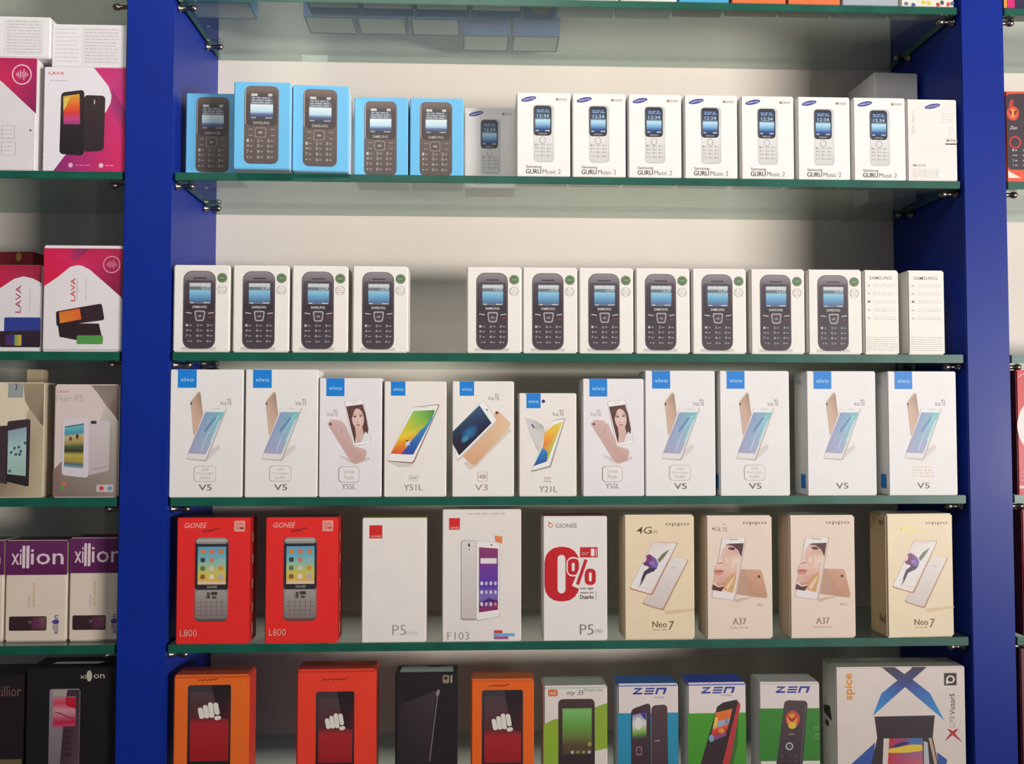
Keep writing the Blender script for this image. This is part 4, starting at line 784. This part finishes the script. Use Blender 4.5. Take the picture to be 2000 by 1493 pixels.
b.part('brown_wave').poly([(90, 2), (129, 2), (129, 86), (112, 68), (94, 36)], [(170, 152, 120), (160, 142, 116), (110, 92, 76), (150, 132, 112), (150, 134, 108)]).poly([(102, 50), (129, 88), (129, 222), (2, 222), (2, 180), (60, 190)], [(190, 180, 160), (190, 172, 140), (196, 182, 150), (120, 90, 80), (130, 96, 84), (150, 124, 104)])
b.part('grey_sticker').r(62, 2, 90, 30, (156, 160, 160)).pl([(76, 2), (78, 8), (76, 16)], 1.6, (60, 56, 56))
b.part('phone_picture').q([(30, 86), (64, 84), (64, 198), (30, 190)], (62, 46, 54), 3).q([(62, 76), (105, 71), (104, 203), (61, 192)], [(64, 46, 52), (40, 28, 34)], 4)
b.part('screen', True).q([(63.5, 94), (98, 87), (98, 182), (63.5, 178)], [(0, (140, 164, 180)), (.4, (170, 200, 200)), (1, (160, 190, 176))])
for x, y in ((70, 136), (76, 128), (84, 126), (88, 134), (79, 140), (86, 140), (68, 172), (96, 118)): b.e(x, y, 2.6, 3.2, (70, 96, 100), .4, 8)
b.end(xd-w5/2, .006, ZT[3], 2.2, 'beige box with a black tablet-like phone at the left edge of the photo', None, 'smartphone box')
b = Box(30, 60, .024, at(66, 722, .10).z-ZT[3], .02, (206, 184, 150)); b.end(at(67, 730, .10).x, .10, ZT[3], 0, 'small tan card box poking up behind the beige box', None, 'small box')
# fifth shelf
def xill(x0, x1, yt, rz, lb, xr_=None, bot='orange'):
    s = .028; a = at(x0, 1150, s).x; c = xr_ or at(x1, 1150, s).x; h = at((x0+x1)/2, yt, s).z-ZT[4]
    W, H = 122, 196; b = Box(W, H, c-a, h, .045, (236, 218, 200), side=(226, 214, 200), top=(96, 24, 60), bev=.0025)
    b.part('purple_band').r(.6, .8, W-.6, 67, [(104, 40, 96), (96, 26, 84)])
    b.part('brand_name').t('xi', 12, 17, 31.5, 47, (232, 208, 216), .03).r(33, 10, 39, 54, (232, 208, 216), 2).r(41, 10, 47, 54, (232, 208, 216), 2).t('ion', 49.5, 17, 114, 47, (232, 208, 216), .03)
    b.part('side_print').t('dual sim', 45, 108, 50, 130, (190, 176, 166), 0, 0, True).t('phone', 54, 82, 61, 128, (222, 176, 110), 0, 0, True)
    b.part('phone_picture').r(10, 147, 83, 174.5, [(62, 36, 42), (50, 28, 34)], 3).r(50, 149, 81, 172, [(60, 30, 40), (130, 90, 90), (110, 60, 80), (70, 30, 50)]).e(63, 160, 6, 7, (110, 40, 100)).e(50, 158, 4, 2, (120, 90, 110))
    b.part('blue_lettering').t('xillion', 95, 145, 106, 182, (84, 70, 150), .02, 0, True).e(101, 158, 7, 4, (84, 70, 150))
    b.end((a+c)/2, s, ZT[4], rz, lb, 'purple-topped boxes in the left bay', 'phone box')
xill(-112, 7.5, 1056, 0, 'sliver of a purple-topped phone box at the left edge of the photo')
xill(9.5, 131, 1056, .5, 'purple-topped cream phone box, whole white lettering in view, left of its twin')
xill(134, 250, 1051, 0, 'purple-topped cream phone box partly hidden by the left upright', XL0-.001)
# lowest shelf
s = .012; a = at(50, 1400, s).x; c = XL0-.002; h = at(140, 1305, s).z-ZT[5]
b = Box(190, h/(c-a)*190, c-a, h, .060, (24, 18, 22), side=(28, 20, 24), top=(36, 30, 36), bev=.0015); H = h/(c-a)*190
b.part('brand_name').t('xi', 112, 14, 124, 23, (196, 180, 170), .03).e(131, 17.5, 6, 12, (190, 186, 166), 0, 12).t('on', 140, 14, 163, 23, (196, 186, 184), .02)
b.part('phone_picture').r(49, 44, 113, H-6, [(150, 136, 146), (120, 104, 112)], 5).q([(84, 46), (112, 46), (112, H-8), (70, H-8)], [(66, 44, 58), (70, 50, 62), (100, 72, 84), (70, 50, 58)]).q([(55, 47), (86, 45), (84, 60), (55, 60)], (176, 160, 152))
b.part('screen', True).q([(57, 62), (104, 60), (104, 122), (57, 124)], [(0, (206, 120, 140)), (.2, (206, 60, 90)), (.45, (214, 150, 160)), (.7, (196, 90, 116)), (.85, (190, 30, 70)), (1, (206, 70, 100))], 3).poly([(82, 62), (104, 62), (104, 86), (84, 80)], (196, 20, 50)).pl([(60, 92), (74, 96), (88, 104), (102, 106)], 2, (110, 50, 66))
b.part('keypad', True)
for k in range(5): b.r(78, 130+k*12, 96, 136+k*12, (60, 38, 50), 2)
b.face('top'); b.part('white_label', label='white sticker on the top face').poly([(44, 44), (146, 44), (138, 62), (40, 62)], (226, 232, 232))
b.end((a+c)/2, s, ZT[5], 0, 'black box with a grey and red slider phone and pale lettering, beside the left upright', 'black boxes on the lowest shelf of the left bay', 'phone box')
a2 = at(-110, 1400, s).x; c2 = at(45, 1400, s).x
b = Box(155, 190, c2-a2, .155, .060, (30, 20, 24), top=(30, 26, 30)); b.part('brand_name').t('xillior', 100, 18, 150, 36, (120, 84, 78), .02).part('lower_print').r(110, 140, 154, 188, (110, 96, 60))
b.end((a2+c2)/2, s, ZT[5], 0, 'black box with dull reddish lettering at the lower left corner of the photo', 'black boxes on the lowest shelf of the left bay', 'phone box')

# ================================================================ right bay (a sliver in view)
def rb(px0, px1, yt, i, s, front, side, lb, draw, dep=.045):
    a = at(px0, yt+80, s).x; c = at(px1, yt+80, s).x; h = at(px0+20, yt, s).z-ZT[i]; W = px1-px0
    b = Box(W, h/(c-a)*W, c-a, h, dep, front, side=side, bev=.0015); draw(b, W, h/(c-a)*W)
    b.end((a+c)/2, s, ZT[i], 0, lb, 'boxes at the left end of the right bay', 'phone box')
def d1(b, W, H):
    b.part('phone_picture').q([(1, 6), (96, 2), (96, H-24), (2, H-24)], [(62, 40, 52), (50, 34, 44)], 8)
    b.part('screen', True).e(14, 43, 12, 14, (226, 70, 40)).e(14, 43, 7, 9, (250, 150, 70)).poly([(6, 36), (12, 40), (10, 50)], (90, 20, 30)).poly([(22, 36), (16, 40), (18, 50)], (90, 20, 30)).e(11, 24, 4, 8, (190, 60, 50), .3)
    b.part('brand_name').t('Zen', 7, 68, 21, 74, (236, 220, 226), .02, .3)
    b.part('keypad', True).ring(17, 99, 12, 9, (214, 40, 40)); keys(b, (16, 36, 56), (114, 124, 134, 143), (200, 180, 190), 9, 4)
    b.part('front_print').poly([(2, H-22), (28, H-8), (2, H-8)], (246, 226, 220))
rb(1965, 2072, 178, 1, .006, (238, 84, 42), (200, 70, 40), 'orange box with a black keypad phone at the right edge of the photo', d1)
def d3(b, W, H):
    b.part('white_ring').ring(62, 107, 62, 49, (240, 226, 222), 40).pl([(4, 14), (12, 8), (24, 6)], 1.4, (244, 190, 186))
    b.part('front_print').rows(6, 190, 60, 214, 3, (230, 130, 130), 1.6, 3).r(2, 220, 90, 225, (236, 200, 200))
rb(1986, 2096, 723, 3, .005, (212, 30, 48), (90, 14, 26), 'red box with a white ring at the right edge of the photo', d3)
def d4(b, W, H): b.part('front_print').r(8, 90, 60, 150, (236, 170, 170), 6)
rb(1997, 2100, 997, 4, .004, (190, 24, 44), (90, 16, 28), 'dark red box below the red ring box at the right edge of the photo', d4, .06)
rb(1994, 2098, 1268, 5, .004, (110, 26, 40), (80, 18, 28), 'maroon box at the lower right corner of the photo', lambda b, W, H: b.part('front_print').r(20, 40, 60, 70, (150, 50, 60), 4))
def d0(b, W, H): b.part('front_print').r(8, H-60, 22, H-1, (226, 30, 120)).r(1, H-60, 7, H-1, (236, 160, 60))
rb(1958, 2060, -150, 0, .004, (44, 36, 74), (110, 60, 60), 'dark blue box with a magenta stripe, cut off at the upper right corner', d0)

for o in list(SC.collection.objects):
    if o.parent is None and o.name.startswith('phone_box') and o.get('category') in ('smartphone box', 'tablet box', 'small box'):
        o.name = o['category'].replace(' ', '_')
